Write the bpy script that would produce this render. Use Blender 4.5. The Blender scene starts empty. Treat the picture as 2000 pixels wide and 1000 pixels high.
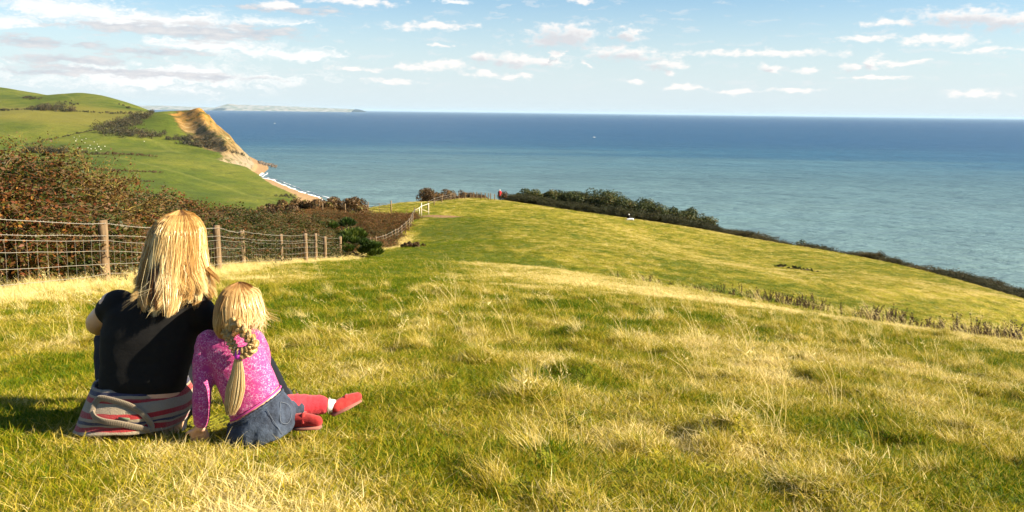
import bpy, bmesh, math, random
import numpy as np
from mathutils import Vector, Matrix, Euler, noise as mnoise

R = math.radians
SC = bpy.context.scene
COL = SC.collection
rng = np.random.default_rng(7)

# ------------------------------------------------------------------ camera
FPX, PITCH, ROLL = 1732.0, math.atan((500 - 218.5) / 1732.0), 0.0125
_F = Vector((0, math.cos(PITCH), -math.sin(PITCH)))
_U0 = Vector((0, math.sin(PITCH), math.cos(PITCH)))
_R0 = Vector((1, 0, 0))
_RR = _R0 * math.cos(ROLL) + _U0 * math.sin(ROLL)
_UU = _U0 * math.cos(ROLL) - _R0 * math.sin(ROLL)
cam_data = bpy.data.cameras.new('camera')
cam_data.sensor_width = 36.0
cam_data.lens = 36.0 * FPX / 2000.0
cam_data.clip_start = 0.05
cam_data.clip_end = 300000.0
cam = bpy.data.objects.new('camera', cam_data)
COL.objects.link(cam)
m3 = Matrix((_RR, _UU, -_F)).transposed()
cam.matrix_world = m3.to_4x4()
SC.camera = cam
SEA = -100.0

def P(px, py, d):
    """world point seen at photo pixel (px, py) at depth d metres"""
    return _F * d + _RR * ((px - 1000) / FPX * d) + _UU * ((500 - py) / FPX * d)

def ray(px, py):
    return (_F + _RR * ((px - 1000) / FPX) + _UU * ((500 - py) / FPX)).normalized()

# ------------------------------------------------------------------ light
SUN_AZ, SUN_EL = R(98.0), R(30.0)          # clockwise from the view direction, above the horizon
sun_d = bpy.data.lights.new('sun', 'SUN')
sun_d.energy = 5.0
sun_d.angle = R(0.5)
sun_d.color = (1.0, 0.87, 0.66)
sun = bpy.data.objects.new('sun', sun_d)
COL.objects.link(sun)
sdir = Vector((math.sin(SUN_AZ) * math.cos(SUN_EL), math.cos(SUN_AZ) * math.cos(SUN_EL), math.sin(SUN_EL)))
sun.rotation_euler = sdir.to_track_quat('Z', 'Y').to_euler()

SC.view_settings.view_transform = 'Standard'
SC.view_settings.look = 'None'
SC.view_settings.gamma = 1.0
SC.view_settings.use_curve_mapping = False
SC.view_settings.exposure = 1.6

SC.render.engine = 'CYCLES'
cy = SC.cycles
cy.use_denoising = True
cy.use_adaptive_sampling = True
cy.adaptive_threshold = 0.01
cy.max_bounces = 6
cy.diffuse_bounces = 2
cy.glossy_bounces = 2
cy.transmission_bounces = 3
cy.volume_bounces = 0
cy.transparent_max_bounces = 4
cy.caustics_reflective = False
cy.caustics_refractive = False
cy.sample_clamp_indirect = 6.0

# ------------------------------------------------------------------ node helpers
class NT:
    def __init__(s, tree):
        s.t = tree; s.n = tree.nodes; s.l = tree.links
    def new(s, typ, **kw):
        n = s.n.new(typ)
        for k, v in kw.items():
            setattr(n, k, v)
        return n
    def put(s, sock, v):
        if hasattr(v, 'is_linked') or hasattr(v, 'links'):
            s.l.new(v, sock)
        elif v is not None:
            try:
                sock.default_value = v
            except Exception:
                sock.default_value = (*v, 1.0) if len(v) == 3 else v
    def math(s, op, a, b=None, c=None, clamp=False):
        n = s.new('ShaderNodeMath', operation=op); n.use_clamp = clamp
        s.put(n.inputs[0], a)
        if b is not None: s.put(n.inputs[1], b)
        if c is not None: s.put(n.inputs[2], c)
        return n.outputs[0]
    def vmath(s, op, a, b=None, c=None):
        n = s.new('ShaderNodeVectorMath', operation=op)
        s.put(n.inputs[0], a)
        if b is not None: s.put(n.inputs[1], b)
        if c is not None: s.put(n.inputs[2], c)
        return n.outputs['Value'] if op in ('LENGTH', 'DOT_PRODUCT', 'DISTANCE') else n.outputs[0]
    def mix(s, f, a, b, typ='MIX'):
        n = s.new('ShaderNodeMix', data_type='RGBA', blend_type=typ)
        s.put(n.inputs[0], f); s.put(n.inputs[6], a); s.put(n.inputs[7], b)
        return n.outputs[2]
    def noise(s, vec, scale, detail=4.0, rough=0.55, dist=0.0, col=False, dim='3D'):
        n = s.new('ShaderNodeTexNoise'); n.noise_dimensions = dim
        if vec is not None: s.put(n.inputs['Vector'], vec)
        s.put(n.inputs['Scale'], scale); s.put(n.inputs['Detail'], detail)
        s.put(n.inputs['Roughness'], rough); s.put(n.inputs['Distortion'], dist)
        return n.outputs[1] if col else n.outputs[0]
    def ramp(s, f, stops, interp='LINEAR'):
        n = s.new('ShaderNodeValToRGB'); cr = n.color_ramp; cr.interpolation = interp
        while len(cr.elements) < len(stops): cr.elements.new(0.5)
        for e, (p, c) in zip(cr.elements, stops):
            e.position = p; e.color = (*c, 1.0) if not isinstance(c, (int, float)) else (c, c, c, 1.0)
        s.put(n.inputs[0], f)
        return n.outputs[0]
    def mapr(s, f, a, b, c=0.0, d=1.0, smooth=False):
        n = s.new('ShaderNodeMapRange'); n.clamp = True
        if smooth: n.interpolation_type = 'SMOOTHSTEP'
        for i, v in enumerate((f, a, b, c, d)): s.put(n.inputs[i], v)
        return n.outputs[0]
    def attr(s, name, typ='GEOMETRY'):
        n = s.new('ShaderNodeAttribute', attribute_name=name); n.attribute_type = typ
        return n
    def sep(s, v):
        n = s.new('ShaderNodeSeparateXYZ'); s.put(n.inputs[0], v); return n.outputs
    def comb(s, x, y, z):
        n = s.new('ShaderNodeCombineXYZ')
        for i, v in enumerate((x, y, z)): s.put(n.inputs[i], v)
        return n.outputs[0]
    def bump(s, h, strength=0.5, dist=0.01):
        n = s.new('ShaderNodeBump'); s.put(n.inputs['Height'], h)
        s.put(n.inputs['Strength'], strength); s.put(n.inputs['Distance'], dist)
        return n.outputs[0]

def material(name):
    m = bpy.data.materials.new(name); m.use_nodes = True
    t = NT(m.node_tree)
    b = t.n['Principled BSDF']
    return m, t, b

def geo_pos(t):
    return t.new('ShaderNodeNewGeometry').outputs['Position']

# ------------------------------------------------------------------ world
def build_world():
    w = bpy.data.worlds.new('World'); SC.world = w; w.use_nodes = True
    t = NT(w.node_tree)
    bg = t.n['Background']
    sky = t.new('ShaderNodeTexSky', sky_type='NISHITA')
    sky.sun_disc = False
    sky.sun_elevation = SUN_EL
    sky.sun_rotation = SUN_AZ
    sky.altitude = 100.0
    sky.air_density = 1.0
    sky.dust_density = 0.3
    sky.ozone_density = 3.0
    tc = t.new('ShaderNodeTexCoord')
    d = t.vmath('NORMALIZE', tc.outputs['Generated'])
    x, y, z = t.sep(d)
    az = t.math('ARCTAN2', x, y)
    el = t.math('ARCSINE', z)
    ae = t.comb(az, el, 0.0)
    # domain warp, so that no cloud is an ellipse
    wv = t.noise(t.vmath('MULTIPLY', ae, (1.0, 2.2, 1.0)), 26.0, 4.0, 0.62, col=True, dim='2D')
    wv = t.vmath('SUBTRACT', wv, (0.5, 0.5, 0.5))
    aew = t.vmath('ADD', ae, t.vmath('MULTIPLY', wv, (0.055, 0.012, 0.0)))
    def blobset(blobs, vec):
        acc = None
        for (px, py, hw, hh) in blobs:
            r = ray(px, py)
            a0, e0 = math.atan2(r.x, r.y), math.asin(r.z)
            sx, sy = FPX / hw, FPX / hh
            v = t.vmath('MULTIPLY_ADD', vec, (sx, sy, 0.0), (-a0 * sx, -e0 * sy, 0.0))
            ln = t.vmath('LENGTH', v)
            acc = ln if acc is None else t.math('SMOOTH_MIN', acc, ln, 0.25)
        return acc
    puff = [(1105, 70, 88, 26), (1075, 82, 60, 14), (1232, 66, 38, 19), (1225, 106, 80, 17), (1300, 125, 42, 11),
            (1000, 117, 58, 16), (950, 113, 38, 14), (1060, 121, 50, 12), (1152, 127, 15, 9), (1086, 108, 12, 11),
            (1310, 142, 24, 9), (1500, 136, 22, 12), (1705, 124, 24, 15), (1665, 131, 30, 9), (1880, 34, 90, 19),
            (1975, 42, 70, 18), (1840, 78, 72, 13), (1930, 98, 60, 7), (1705, 76, 66, 8), (1480, 104, 165, 9),
            (1735, 46, 46, 8), (1760, 124, 40, 7), (840, 52, 105, 11), (860, 127, 70, 10), (820, 132, 60, 9),
            (1000, 150, 30, 7), (1336, 172, 40, 7), (940, 143, 40, 8), (700, 135, 50, 6), (760, 160, 60, 6),
            (1560, 176, 70, 6), (1720, 152, 60, 5), (1120, 3, 40, 7), (690, 4, 90, 8), (540, 8, 40, 11),
            (857, 88, 20, 5), (1570, 137, 25, 7), (1440, 180, 40, 6), (1900, 182, 60, 8), (1240, 158, 30, 6), (1780, 120, 40, 5)]
    grey = [(250, 52, 150, 17), (400, 62, 170, 24), (500, 66, 110, 18), (60, 82, 110, 13), (180, 90, 70, 11),
            (140, 118, 150, 11), (300, 104, 110, 11), (80, 140, 120, 7), (300, 146, 160, 10), (560, 18, 130, 8),
            (210, 136, 180, 8), (420, 152, 120, 7), (600, 24, 90, 7)]
    wisp = [(150, 22, 190, 26), (60, 8, 120, 20), (330, 40, 200, 22), (520, 40, 120, 14), (20, 42, 60, 16), (410, 90, 200, 20),
            (560, 108, 120, 18), (890, 4, 40, 6), (300, 150, 320, 34)]
    fine = t.noise(t.vmath('MULTIPLY', ae, (1.0, 1.9, 1.0)), 70.0, 4.0, 0.6, dim='2D')
    finec = t.math('SUBTRACT', fine, 0.5)
    # puffy white clouds
    lp = blobset(puff, aew)
    dp = t.math('MULTIPLY_ADD', finec, 1.9, t.math('SUBTRACT', 1.02, lp))
    mp = t.mapr(dp, -0.08, 0.85, smooth=True)
    lpu = blobset(puff[:16], t.vmath('ADD', aew, (0.006, 0.0055, 0.0)))
    dpu = t.math('MULTIPLY_ADD', finec, 1.0, t.math('SUBTRACT', 1.0, lpu))
    shade_p = t.mapr(dpu, 0.0, 0.75, smooth=True)
    # grey-bottomed streaky clouds
    sn = t.noise(t.vmath('MULTIPLY', ae, (1.0, 4.0, 1.0)), 34.0, 4.0, 0.62, dim='2D')
    snc = t.math('SUBTRACT', sn, 0.5)
    lg = blobset(grey, aew)
    dg = t.math('MULTIPLY_ADD', snc, 2.4, t.math('SUBTRACT', 0.92, lg))
    mg = t.mapr(dg, 0.0, 0.75, smooth=True)
    # high thin wisps
    lw = blobset(wisp, aew)
    wn = t.noise(t.vmath('MULTIPLY', t.vmath('ADD', ae, t.vmath('MULTIPLY', wv, (0.1, 0.05, 0))), (1.0, 5.0, 1.0)), 14.0, 4.0, 0.6, dim='2D')
    dw = t.math('MULTIPLY_ADD', t.math('SUBTRACT', wn, 0.5), 2.0, t.math('SUBTRACT', 0.95, lw))
    mw = t.math('MULTIPLY', t.mapr(dw, 0.0, 0.75, smooth=True), 0.92)
    # the same broken cloud goes on over the rest of the sky
    zz = t.math('MAXIMUM', z, 0.02)
    pl = t.comb(t.math('DIVIDE', x, zz), t.math('DIVIDE', y, zz), 0.0)
    gen = t.noise(pl, 0.75, 4.0, 0.58, dim='2D')
    up = t.mapr(el, R(8.5), R(13.0), smooth=True)
    mgen = t.math('MULTIPLY', t.mapr(gen, 0.56, 0.70, smooth=True), up)
    # low faint flecks near the horizon
    fl = t.noise(t.vmath('MULTIPLY', aew, (1.0, 4.2, 1.0)), 30.0, 4.0, 0.6, dim='2D')
    mf = t.math('MULTIPLY', t.mapr(fl, 0.56, 0.72, smooth=True), t.mapr(el, R(0.6), R(2.0)))
    mf = t.math('MULTIPLY', mf, 0.33)
    skyc = sky.outputs[0]
    hsv = t.new('ShaderNodeHueSaturation'); hsv.inputs['Saturation'].default_value = 1.18
    hsv.inputs['Value'].default_value = 1.0
    t.put(hsv.inputs['Color'], skyc); skyc = hsv.outputs[0]
    veil = t.mapr(el, R(8.5), R(0.0), 0.0, 0.90, smooth=True)      # thin pale air low over the sea, all round
    c = t.mix(veil, skyc, VEIL_C)
    c = t.mix(mw, c, WISP_C)
    c = t.mix(mf, c, FLECK_C)
    gc = t.mix(t.mapr(snc, -0.25, 0.22), GREY_LO, GREY_HI)
    c = t.mix(t.math('MULTIPLY', mg, 0.9), c, gc)
    pc = t.mix(shade_p, PUFF_HI, PUFF_LO)
    c = t.mix(t.math('MULTIPLY', mp, 0.93), c, pc)
    c = t.mix(mgen, c, PUFF_HI)
    t.put(bg.inputs['Color'], c)
    bg.inputs['Strength'].default_value = 0.05
    w.cycles.sampling_method = 'MANUAL'
    w.cycles.sample_map_resolution = 512

PUFF_HI, PUFF_LO = (7.2, 6.85, 6.6), (5.0, 5.0, 5.2)
GREY_HI, GREY_LO = (5.6, 5.5, 5.5), (3.4, 3.8, 4.4)
VEIL_C = (4.9, 5.7, 6.2)
WISP_C, FLECK_C = (7.0, 7.0, 6.9), (5.9, 6.0, 6.1)
build_world()
# ------------------------------------------------------------------ object helpers
def tag(o, label=None, cat=None, group=None, kind=None):
    if label: o['label'] = label
    if cat: o['category'] = cat
    if group: o['group'] = group
    if kind: o['kind'] = kind
    return o

def empty(name, loc=(0, 0, 0), rz=0.0, label=None, cat=None, group=None):
    o = bpy.data.objects.new(name, None); COL.objects.link(o)
    o.location = loc; o.rotation_euler = (0, 0, rz); o.empty_display_size = 0.2
    return tag(o, label, cat, group)

def link(name, me, mat=None, parent=None):
    o = bpy.data.objects.new(name, me); COL.objects.link(o)
    if mat is not None and len(me.materials) == 0: me.materials.append(mat)
    if parent is not None: o.parent = parent
    return o

def make_mesh(name, v, f, smooth=True, attrs=None):
    """v (n,3); f list/array of tris or quads (arrays), or list of arrays; attrs {name: per-vertex floats}"""
    me = bpy.data.meshes.new(name)
    v = np.asarray(v, dtype=np.float32).reshape(-1, 3)
    fl = f if isinstance(f, list) and len(f) and isinstance(f[0], np.ndarray) else [np.asarray(f)]
    fl = [a for a in fl if a.size]
    loops = np.concatenate([a.reshape(-1) for a in fl]).astype(np.int32)
    sizes = np.concatenate([np.full(len(a), a.shape[1]) for a in fl]).astype(np.int32)
    starts = np.concatenate([[0], np.cumsum(sizes)[:-1]]).astype(np.int32)
    me.vertices.add(len(v)); me.vertices.foreach_set('co', v.reshape(-1))
    me.loops.add(len(loops)); me.loops.foreach_set('vertex_index', loops)
    me.polygons.add(len(sizes)); me.polygons.foreach_set('loop_start', starts); me.polygons.foreach_set('loop_total', sizes)
    if attrs:
        for k, a in attrs.items():
            a = np.asarray(a, dtype=np.float32)
            if a.ndim == 2:
                at = me.attributes.new(k, 'FLOAT_VECTOR', 'POINT'); at.data.foreach_set('vector', a.reshape(-1))
            else:
                at = me.attributes.new(k, 'FLOAT', 'POINT'); at.data.foreach_set('value', a)
    me.update(calc_edges=True)
    me.validate()
    if smooth: me.polygons.foreach_set('use_smooth', np.ones(len(sizes), dtype=bool))
    return me

class MB:
    """collects pieces of ONE thing or part"""
    def __init__(s): s.v = []; s.q = []; s.t = []; s.a = []; s.n = 0
    def add(s, v, quads=None, tris=None, a=0.0):
        v = np.asarray(v, dtype=np.float64).reshape(-1, 3)
        if quads is not None and len(quads): s.q.append(np.asarray(quads, dtype=np.int64) + s.n)
        if tris is not None and len(tris): s.t.append(np.asarray(tris, dtype=np.int64) + s.n)
        s.v.append(v); s.a.append(np.full(len(v), a) if np.isscalar(a) else np.asarray(a)); s.n += len(v)
    def tube(s, pts, rad, sides=6, a=0.0, cap=True, flat=1.0, up=None):
        pts = np.asarray([tuple(p) for p in pts], dtype=np.float64); n = len(pts)
        rad = np.full(n, rad) if np.isscalar(rad) else np.asarray(rad, dtype=np.float64)
        tan = np.gradient(pts, axis=0); tan /= (np.linalg.norm(tan, axis=1)[:, None] + 1e-12)
        ref = np.array(up if up is not None else ((0, 0, 1.0) if abs(tan[0][2]) < 0.9 else (1.0, 0, 0)))
        u = np.cross(tan, ref); bad = np.linalg.norm(u, axis=1) < 1e-6
        u[bad] = np.cross(tan[bad], np.array((0.3, 1.0, 0.2)))
        u /= np.linalg.norm(u, axis=1)[:, None]; w = np.cross(u, tan)
        an = np.arange(sides) / sides * 2 * math.pi
        v = (pts[:, None, :] + rad[:, None, None] * (np.cos(an)[None, :, None] * u[:, None, :] + flat * np.sin(an)[None, :, None] * w[:, None, :]))
        i = np.arange(n - 1)[:, None] * sides; j = np.arange(sides)[None, :]; j2 = (j + 1) % sides
        q = np.stack([i + j, i + j2, i + sides + j2, i + sides + j], axis=-1).reshape(-1, 4)
        vv = v.reshape(-1, 3); tr = []
        if cap:
            vv = np.concatenate([vv, pts[:1], pts[-1:]]); c0, c1 = n * sides, n * sides + 1
            for k in range(sides):
                tr.append((c0, (k + 1) % sides, k)); tr.append((c1, (n - 1) * sides + k, (n - 1) * sides + (k + 1) % sides))
        s.add(vv, q, tr, a)
    def box(s, c, size, rz=0.0, a=0.0, jit=0.0):
        x, y, z = [k / 2 for k in size]
        v = np.array([(sx * x, sy * y, sz * z) for sz in (-1, 1) for sx, sy in ((-1, -1), (1, -1), (1, 1), (-1, 1))], dtype=float)
        if jit: v += rng.normal(0, jit, v.shape)
        cs, sn = math.cos(rz), math.sin(rz)
        v = np.stack([v[:, 0] * cs - v[:, 1] * sn, v[:, 0] * sn + v[:, 1] * cs, v[:, 2]], axis=1) + np.array(tuple(c))
        s.add(v, [(0, 3, 2, 1), (4, 5, 6, 7), (0, 1, 5, 4), (1, 2, 6, 5), (2, 3, 7, 6), (3, 0, 4, 7)], a=a)
    def ball(s, c, r, seg=12, rings=8, a=0.0, axes=None):
        r = np.array((r, r, r) if np.isscalar(r) else r, dtype=float)
        th = np.linspace(0, math.pi, rings + 1)[1:-1]; ph = np.arange(seg) / seg * 2 * math.pi
        v = np.stack([np.outer(np.sin(th), np.cos(ph)), np.outer(np.sin(th), np.sin(ph)), np.outer(np.cos(th), np.ones(seg))], axis=-1).reshape(-1, 3)
        v = np.concatenate([v, [(0, 0, 1)], [(0, 0, -1)]]) * r
        if axes is not None: v = v @ np.array(axes)
        v = v + np.array(tuple(c))
        n = rings - 1; q = []; tr = []
        for i in range(n - 1):
            for j in range(seg): q.append((i * seg + j, (i + 1) * seg + j, (i + 1) * seg + (j + 1) % seg, i * seg + (j + 1) % seg))
        for j in range(seg):
            tr.append((n * seg, j, (j + 1) % seg)); tr.append((n * seg + 1, (n - 1) * seg + (j + 1) % seg, (n - 1) * seg + j))
        s.add(v, q, tr, a)
    def data(s):
        v = np.concatenate(s.v); fs = []
        if s.q: fs.append(np.concatenate(s.q))
        if s.t: fs.append(np.concatenate(s.t))
        return v, fs, np.concatenate(s.a)
    def mesh(s, name, smooth=True):
        v, fs, a = s.data()
        return make_mesh(name, v, fs, smooth, {'rnd': a})
    def build(s, name, mat, parent=None, smooth=True, origin=None):
        v, fs, a = s.data()
        if origin is not None: v = v - np.array(tuple(origin))
        o = link(name, make_mesh(name, v, fs, smooth, {'rnd': a}), mat, parent)
        if origin is not None: o.location = origin
        return o

def vnoise(p, scale, oct=3, seed=0.0):
    """vectorised value noise, about -1..1"""
    p = np.asarray(p, dtype=np.float64) * scale + seed * 17.31 + 1000.0
    out = np.zeros(len(p)); amp, tot = 1.0, 0.0
    for o in range(oct):
        i = np.floor(p).astype(np.int64); f = p - i; f = f * f * (3 - 2 * f)
        acc = 0.0
        for dx in (0, 1):
            for dy in (0, 1):
                for dz in (0, 1) if p.shape[1] == 3 else (0,):
                    h = (i[:, 0] + dx) * 374761393 + (i[:, 1] + dy) * 668265263
                    wt = (f[:, 0] if dx else 1 - f[:, 0]) * (f[:, 1] if dy else 1 - f[:, 1])
                    if p.shape[1] == 3:
                        h = h + (i[:, 2] + dz) * 2147483647; wt = wt * (f[:, 2] if dz else 1 - f[:, 2])
                    h = (h ^ (h >> 13)) * 1274126177; h = (h ^ (h >> 16)) & 0xffff
                    acc = acc + wt * (h / 32767.5 - 1.0)
        out += acc * amp; tot += amp; amp *= 0.5; p = p * 2.03 + 11.7
    return out / tot

def copy_tree(o, parent=None):
    c = o.copy(); COL.objects.link(c)
    if parent is not None: c.parent = parent
    for ch in o.children: copy_tree(ch, c)
    return c

class TPS:
    def __init__(s, pts, lam=0.0):
        pts = np.array([tuple(p) for p in pts], dtype=float); s.c = pts[:, :2]; s.sc = np.abs(s.c).max()
        n = len(pts); c = s.c / s.sc
        d = np.linalg.norm(c[:, None] - c[None], axis=-1)
        K = s.k(d) + lam * np.eye(n)
        Pm = np.concatenate([np.ones((n, 1)), c], axis=1)
        A = np.block([[K, Pm], [Pm.T, np.zeros((3, 3))]])
        s.w = np.linalg.solve(A, np.concatenate([pts[:, 2], np.zeros(3)])); s.cc = c
    @staticmethod
    def k(d): return np.where(d > 1e-9, d * d * np.log(d + 1e-12), 0.0)
    def __call__(s, x, y):
        x = np.atleast_1d(np.asarray(x, dtype=float)); y = np.atleast_1d(np.asarray(y, dtype=float))
        out = np.empty(len(x))
        for i in range(0, len(x), 20000):
            q = np.stack([x[i:i + 20000], y[i:i + 20000]], axis=1) / s.sc
            d = np.linalg.norm(q[:, None] - s.cc[None], axis=-1)
            out[i:i + 20000] = s.k(d) @ s.w[:-3] + s.w[-3] + q @ s.w[-2:]
        return out

def poly_dist(x, y, line):
    """distance to a polyline and side (+ on the right of its direction)"""
    x = np.asarray(x, dtype=float); y = np.asarray(y, dtype=float)
    best = np.full(x.shape, 1e18); side = np.ones(x.shape)
    for (ax, ay), (bx, by) in zip(line[:-1], line[1:]):
        dx, dy = bx - ax, by - ay; L2 = dx * dx + dy * dy
        t = np.clip(((x - ax) * dx + (y - ay) * dy) / L2, 0, 1)
        ex, ey = x - (ax + t * dx), y - (ay + t * dy); d = ex * ex + ey * ey
        cr = (x - ax) * dy - (y - ay) * dx
        m = d < best; best = np.where(m, d, best); side = np.where(m, np.sign(cr) + (cr == 0), side)
    return np.sqrt(best) * side

# instances of unlinked prototypes, for what nobody could count
def scatter_tree(name, protos):
    col = bpy.data.collections.new(name + '_kinds')
    for o in protos: col.objects.link(o)
    g = bpy.data.node_groups.new(name, 'GeometryNodeTree')
    g.interface.new_socket('Geometry', in_out='INPUT', socket_type='NodeSocketGeometry')
    g.interface.new_socket('Geometry', in_out='OUTPUT', socket_type='NodeSocketGeometry')
    n = g.nodes; l = g.links
    gi, go = n.new('NodeGroupInput'), n.new('NodeGroupOutput')
    ci = n.new('GeometryNodeCollectionInfo'); ci.inputs['Collection'].default_value = col
    ci.inputs['Separate Children'].default_value = True; ci.inputs['Reset Children'].default_value = True
    iop = n.new('GeometryNodeInstanceOnPoints'); iop.inputs['Pick Instance'].default_value = True
    def na(a, typ):
        k = n.new('GeometryNodeInputNamedAttribute'); k.data_type = typ; k.inputs['Name'].default_value = a
        return k.outputs['Attribute']
    l.new(gi.outputs[0], iop.inputs['Points']); l.new(ci.outputs[0], iop.inputs['Instance'])
    l.new(na('idx', 'INT'), iop.inputs['Instance Index'])
    l.new(na('rot', 'FLOAT_VECTOR'), iop.inputs['Rotation']); l.new(na('scl', 'FLOAT_VECTOR'), iop.inputs['Scale'])
    l.new(iop.outputs[0], go.inputs[0])
    return g

def scatter(name, tree, pts, rot, scl, idx, tint):
    me = bpy.data.meshes.new(name); n = len(pts)
    me.vertices.add(n); me.vertices.foreach_set('co', np.asarray(pts, dtype=np.float32).reshape(-1))
    for k, a, typ, fld in (('rot', rot, 'FLOAT_VECTOR', 'vector'), ('scl', scl, 'FLOAT_VECTOR', 'vector'), ('idx', idx, 'INT', 'value'), ('tint', tint, 'FLOAT', 'value')):
        at = me.attributes.new(k, typ, 'POINT')
        at.data.foreach_set(fld, np.asarray(a, dtype=np.int32 if typ == 'INT' else np.float32).reshape(-1))
    o = link(name, me)
    md = o.modifiers.new('scatter', 'NODES'); md.node_group = tree
    return o
# ------------------------------------------------------------------ the hill field we stand on
_ctl = [tuple(P(*a)) for a in [
    (275, 850, 3.46), (207, 560, 15.7), (427, 533, 23.5), (475, 521, 30), (550, 516, 34), (635, 511, 40), (664, 505, 49),
    (735, 490, 65), (795, 457, 90), (830, 421, 106), (870, 394, 138), (920, 387, 147), (976, 392, 150),
    (1100, 413, 156), (1230, 431, 160), (1380, 452, 150), (1500, 474, 140), (1650, 500, 130), (1750, 519, 120), (1880, 552, 110), (2000, 587, 100),
    (1200, 553, 50), (1500, 592, 36), (1750, 640, 29), (1950, 672, 25), (1800, 580, 66), (1540, 528, 88), (1300, 500, 80), (2000, 598, 72),
    (1000, 519, 37), (1000, 442, 90), (1200, 472, 92), (1000, 475, 62), (880, 425, 112), (1400, 478, 118), (775, 398, 134), (725, 407, 132), (740, 418, 112), (680, 424, 104), (640, 436, 92)]]
_ctl += [(0, 2.4, -1.16), (2, 4, -1.46), (0, 6, -1.66), (4, 6, -1.95), (-4, 6, -1.72), (6, 12, -3.1), (0, 12, -2.55), (-5, 12, -2.62),
         (0, -10, 0.3), (12, -10, -0.6), (-12, -10, 0.4), (12, 4, -2.4), (-12, 6, -1.8), (20, 15, -5.4), (-14, 14, -3.3),
         (-16, 24, -5.0), (-18, 36, -7.2), (-24, 24, -7.0), (-24, 50, -10.5), (-20, 62, -11.2), (-20, 85, -13.4), (-17, 104, -13.4),
         (-38, 90, -17.5), (-40, 60, -16.0), (-45, 30, -15.0), (-45, 5, -8.0), (-60, 120, -26.0), (-30, 150, -22.0), (-10, 170, -17.5), (20, 180, -23.0),
         (60, 150, -28.0), (75, 110, -29.0), (75, 80, -25.0), (45, 60, -17.5), (48, 30, -13.5), (40, 5, -7.0), (75, 40, -22.0)]
_tps = TPS(_ctl, 2e-5)
_edge = [(-60, 150), (-30, 162), (-6, 170), (20, 172), (40, 156), (58, 134), (68, 112), (75, 85), (80, 50), (84, 0), (84, -60)]

def field_z0(x, y):
    x = np.atleast_1d(np.asarray(x, dtype=float)); y = np.atleast_1d(np.asarray(y, dtype=float))
    xc = np.clip(x, -62, 86); yc = np.clip(y, -12, 185)
    z = _tps(xc, yc)
    out = poly_dist(x, y, _edge)
    # beyond the cliff edge the land drops away; to the left it falls into the valley
    right = (x > -30) | (y > 140)
    s = np.maximum(0, -out - 2.0)
    z = z - np.where(right, 1.1 * s ** 1.15, 0)
    l = np.maximum(0, -45 - x)
    z = z - 0.42 * l
    return np.maximum(z, -125)

def field_z(x, y):
    x = np.atleast_1d(np.asarray(x, dtype=float)); y = np.atleast_1d(np.asarray(y, dtype=float))
    z = field_z0(x, y)
    p = np.stack([x, y], axis=1)
    # grass tussocks: lumps about half a metre across, smaller ones near the camera
    l1 = vnoise(p, 1.7, 2, 3.0); l2 = vnoise(p, 4.6, 2, 9.0); l0 = vnoise(p * np.array((1.0, 1.0)), 0.23, 2, 5.0)
    amp = 0.045 + 0.035 * np.clip(vnoise(p, 0.12, 2, 21.0) + 0.3, 0, 1)
    flat = np.ones(len(x))
    for (bx, by, br) in FLAT:
        flat = np.minimum(flat, np.clip((np.hypot(x - bx, y - by) - br * 0.55) / (br * 0.5), 0, 1))
    near = np.clip(1.25 - y / 34.0, 0.25, 1.0)
    pit = np.zeros(len(x)); m = (y > 2) & (y < 17)
    if m.any():
        xm, ym = x[m], y[m]; acc = np.zeros(len(xm))
        for (hx, hy, hr, hd) in HOLLOW:
            k = (np.abs(xm - hx) < 4 * hr) & (np.abs(ym - hy) < 3.5 * hr)
            if not k.any(): continue
            ax, ay = xm[k] - hx, ym[k] - hy
            acc[k] += hd * (1.15 * np.exp(-(((ax - 1.5 * hr) / (1.0 * hr)) ** 2 + (ay / (1.3 * hr)) ** 2)) - np.exp(-((ax / hr) ** 2 + (ay / (1.1 * hr)) ** 2)))
        pit[m] = acc
    z = z + pit * flat
    return z + flat * near * (amp * l1 + 0.04 * l2) + 0.04 * l0 * np.clip((y - 4) / 10.0, 0, 1)

_hg = np.random.default_rng(77)
HOLLOW = []
for _k in range(330):
    _hy = 2.6 + 13.0 * _hg.uniform(0, 1) ** 0.8; _hx = _hg.uniform(-0.6, 0.62) * _hy
    if _hx < 0.05 - 0.12 * _hy and _hy < 5.2: continue
    HOLLOW.append((_hx, _hy, _hg.uniform(0.05, 0.13) * (1 + 0.03 * _hy), _hg.uniform(0.02, 0.065)))
_wb = P(275, 850, 3.46); _gb = P(490, 840, 3.38)
FLAT = [(_wb.x + 0.05, _wb.y + 0.15, 0.75), (_gb.x, _gb.y + 0.1, 0.7), (_gb.x + 0.3, _gb.y + 0.05, 0.45)]

def on_field(px, py, d0=2.0, d1=260.0):
    """first point of the field on the sight line through a photo pixel"""
    ds = np.geomspace(d0, d1, 1500); r = np.array([tuple(P(px, py, d)) for d in (1.0,)])[0]
    pts = ds[:, None] * r[None]
    h = pts[:, 2] - field_z0(pts[:, 0], pts[:, 1])
    k = np.argmax(h < 0)
    if h[k] < 0: return Vector(pts[k])
    k = int(np.argmin(h / ds)); return Vector((pts[k][0], pts[k][1], field_z0(pts[k][0], pts[k][1])[0]))   # at the brow

def gz(x, y): return float(field_z(x, y)[0])

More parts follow.
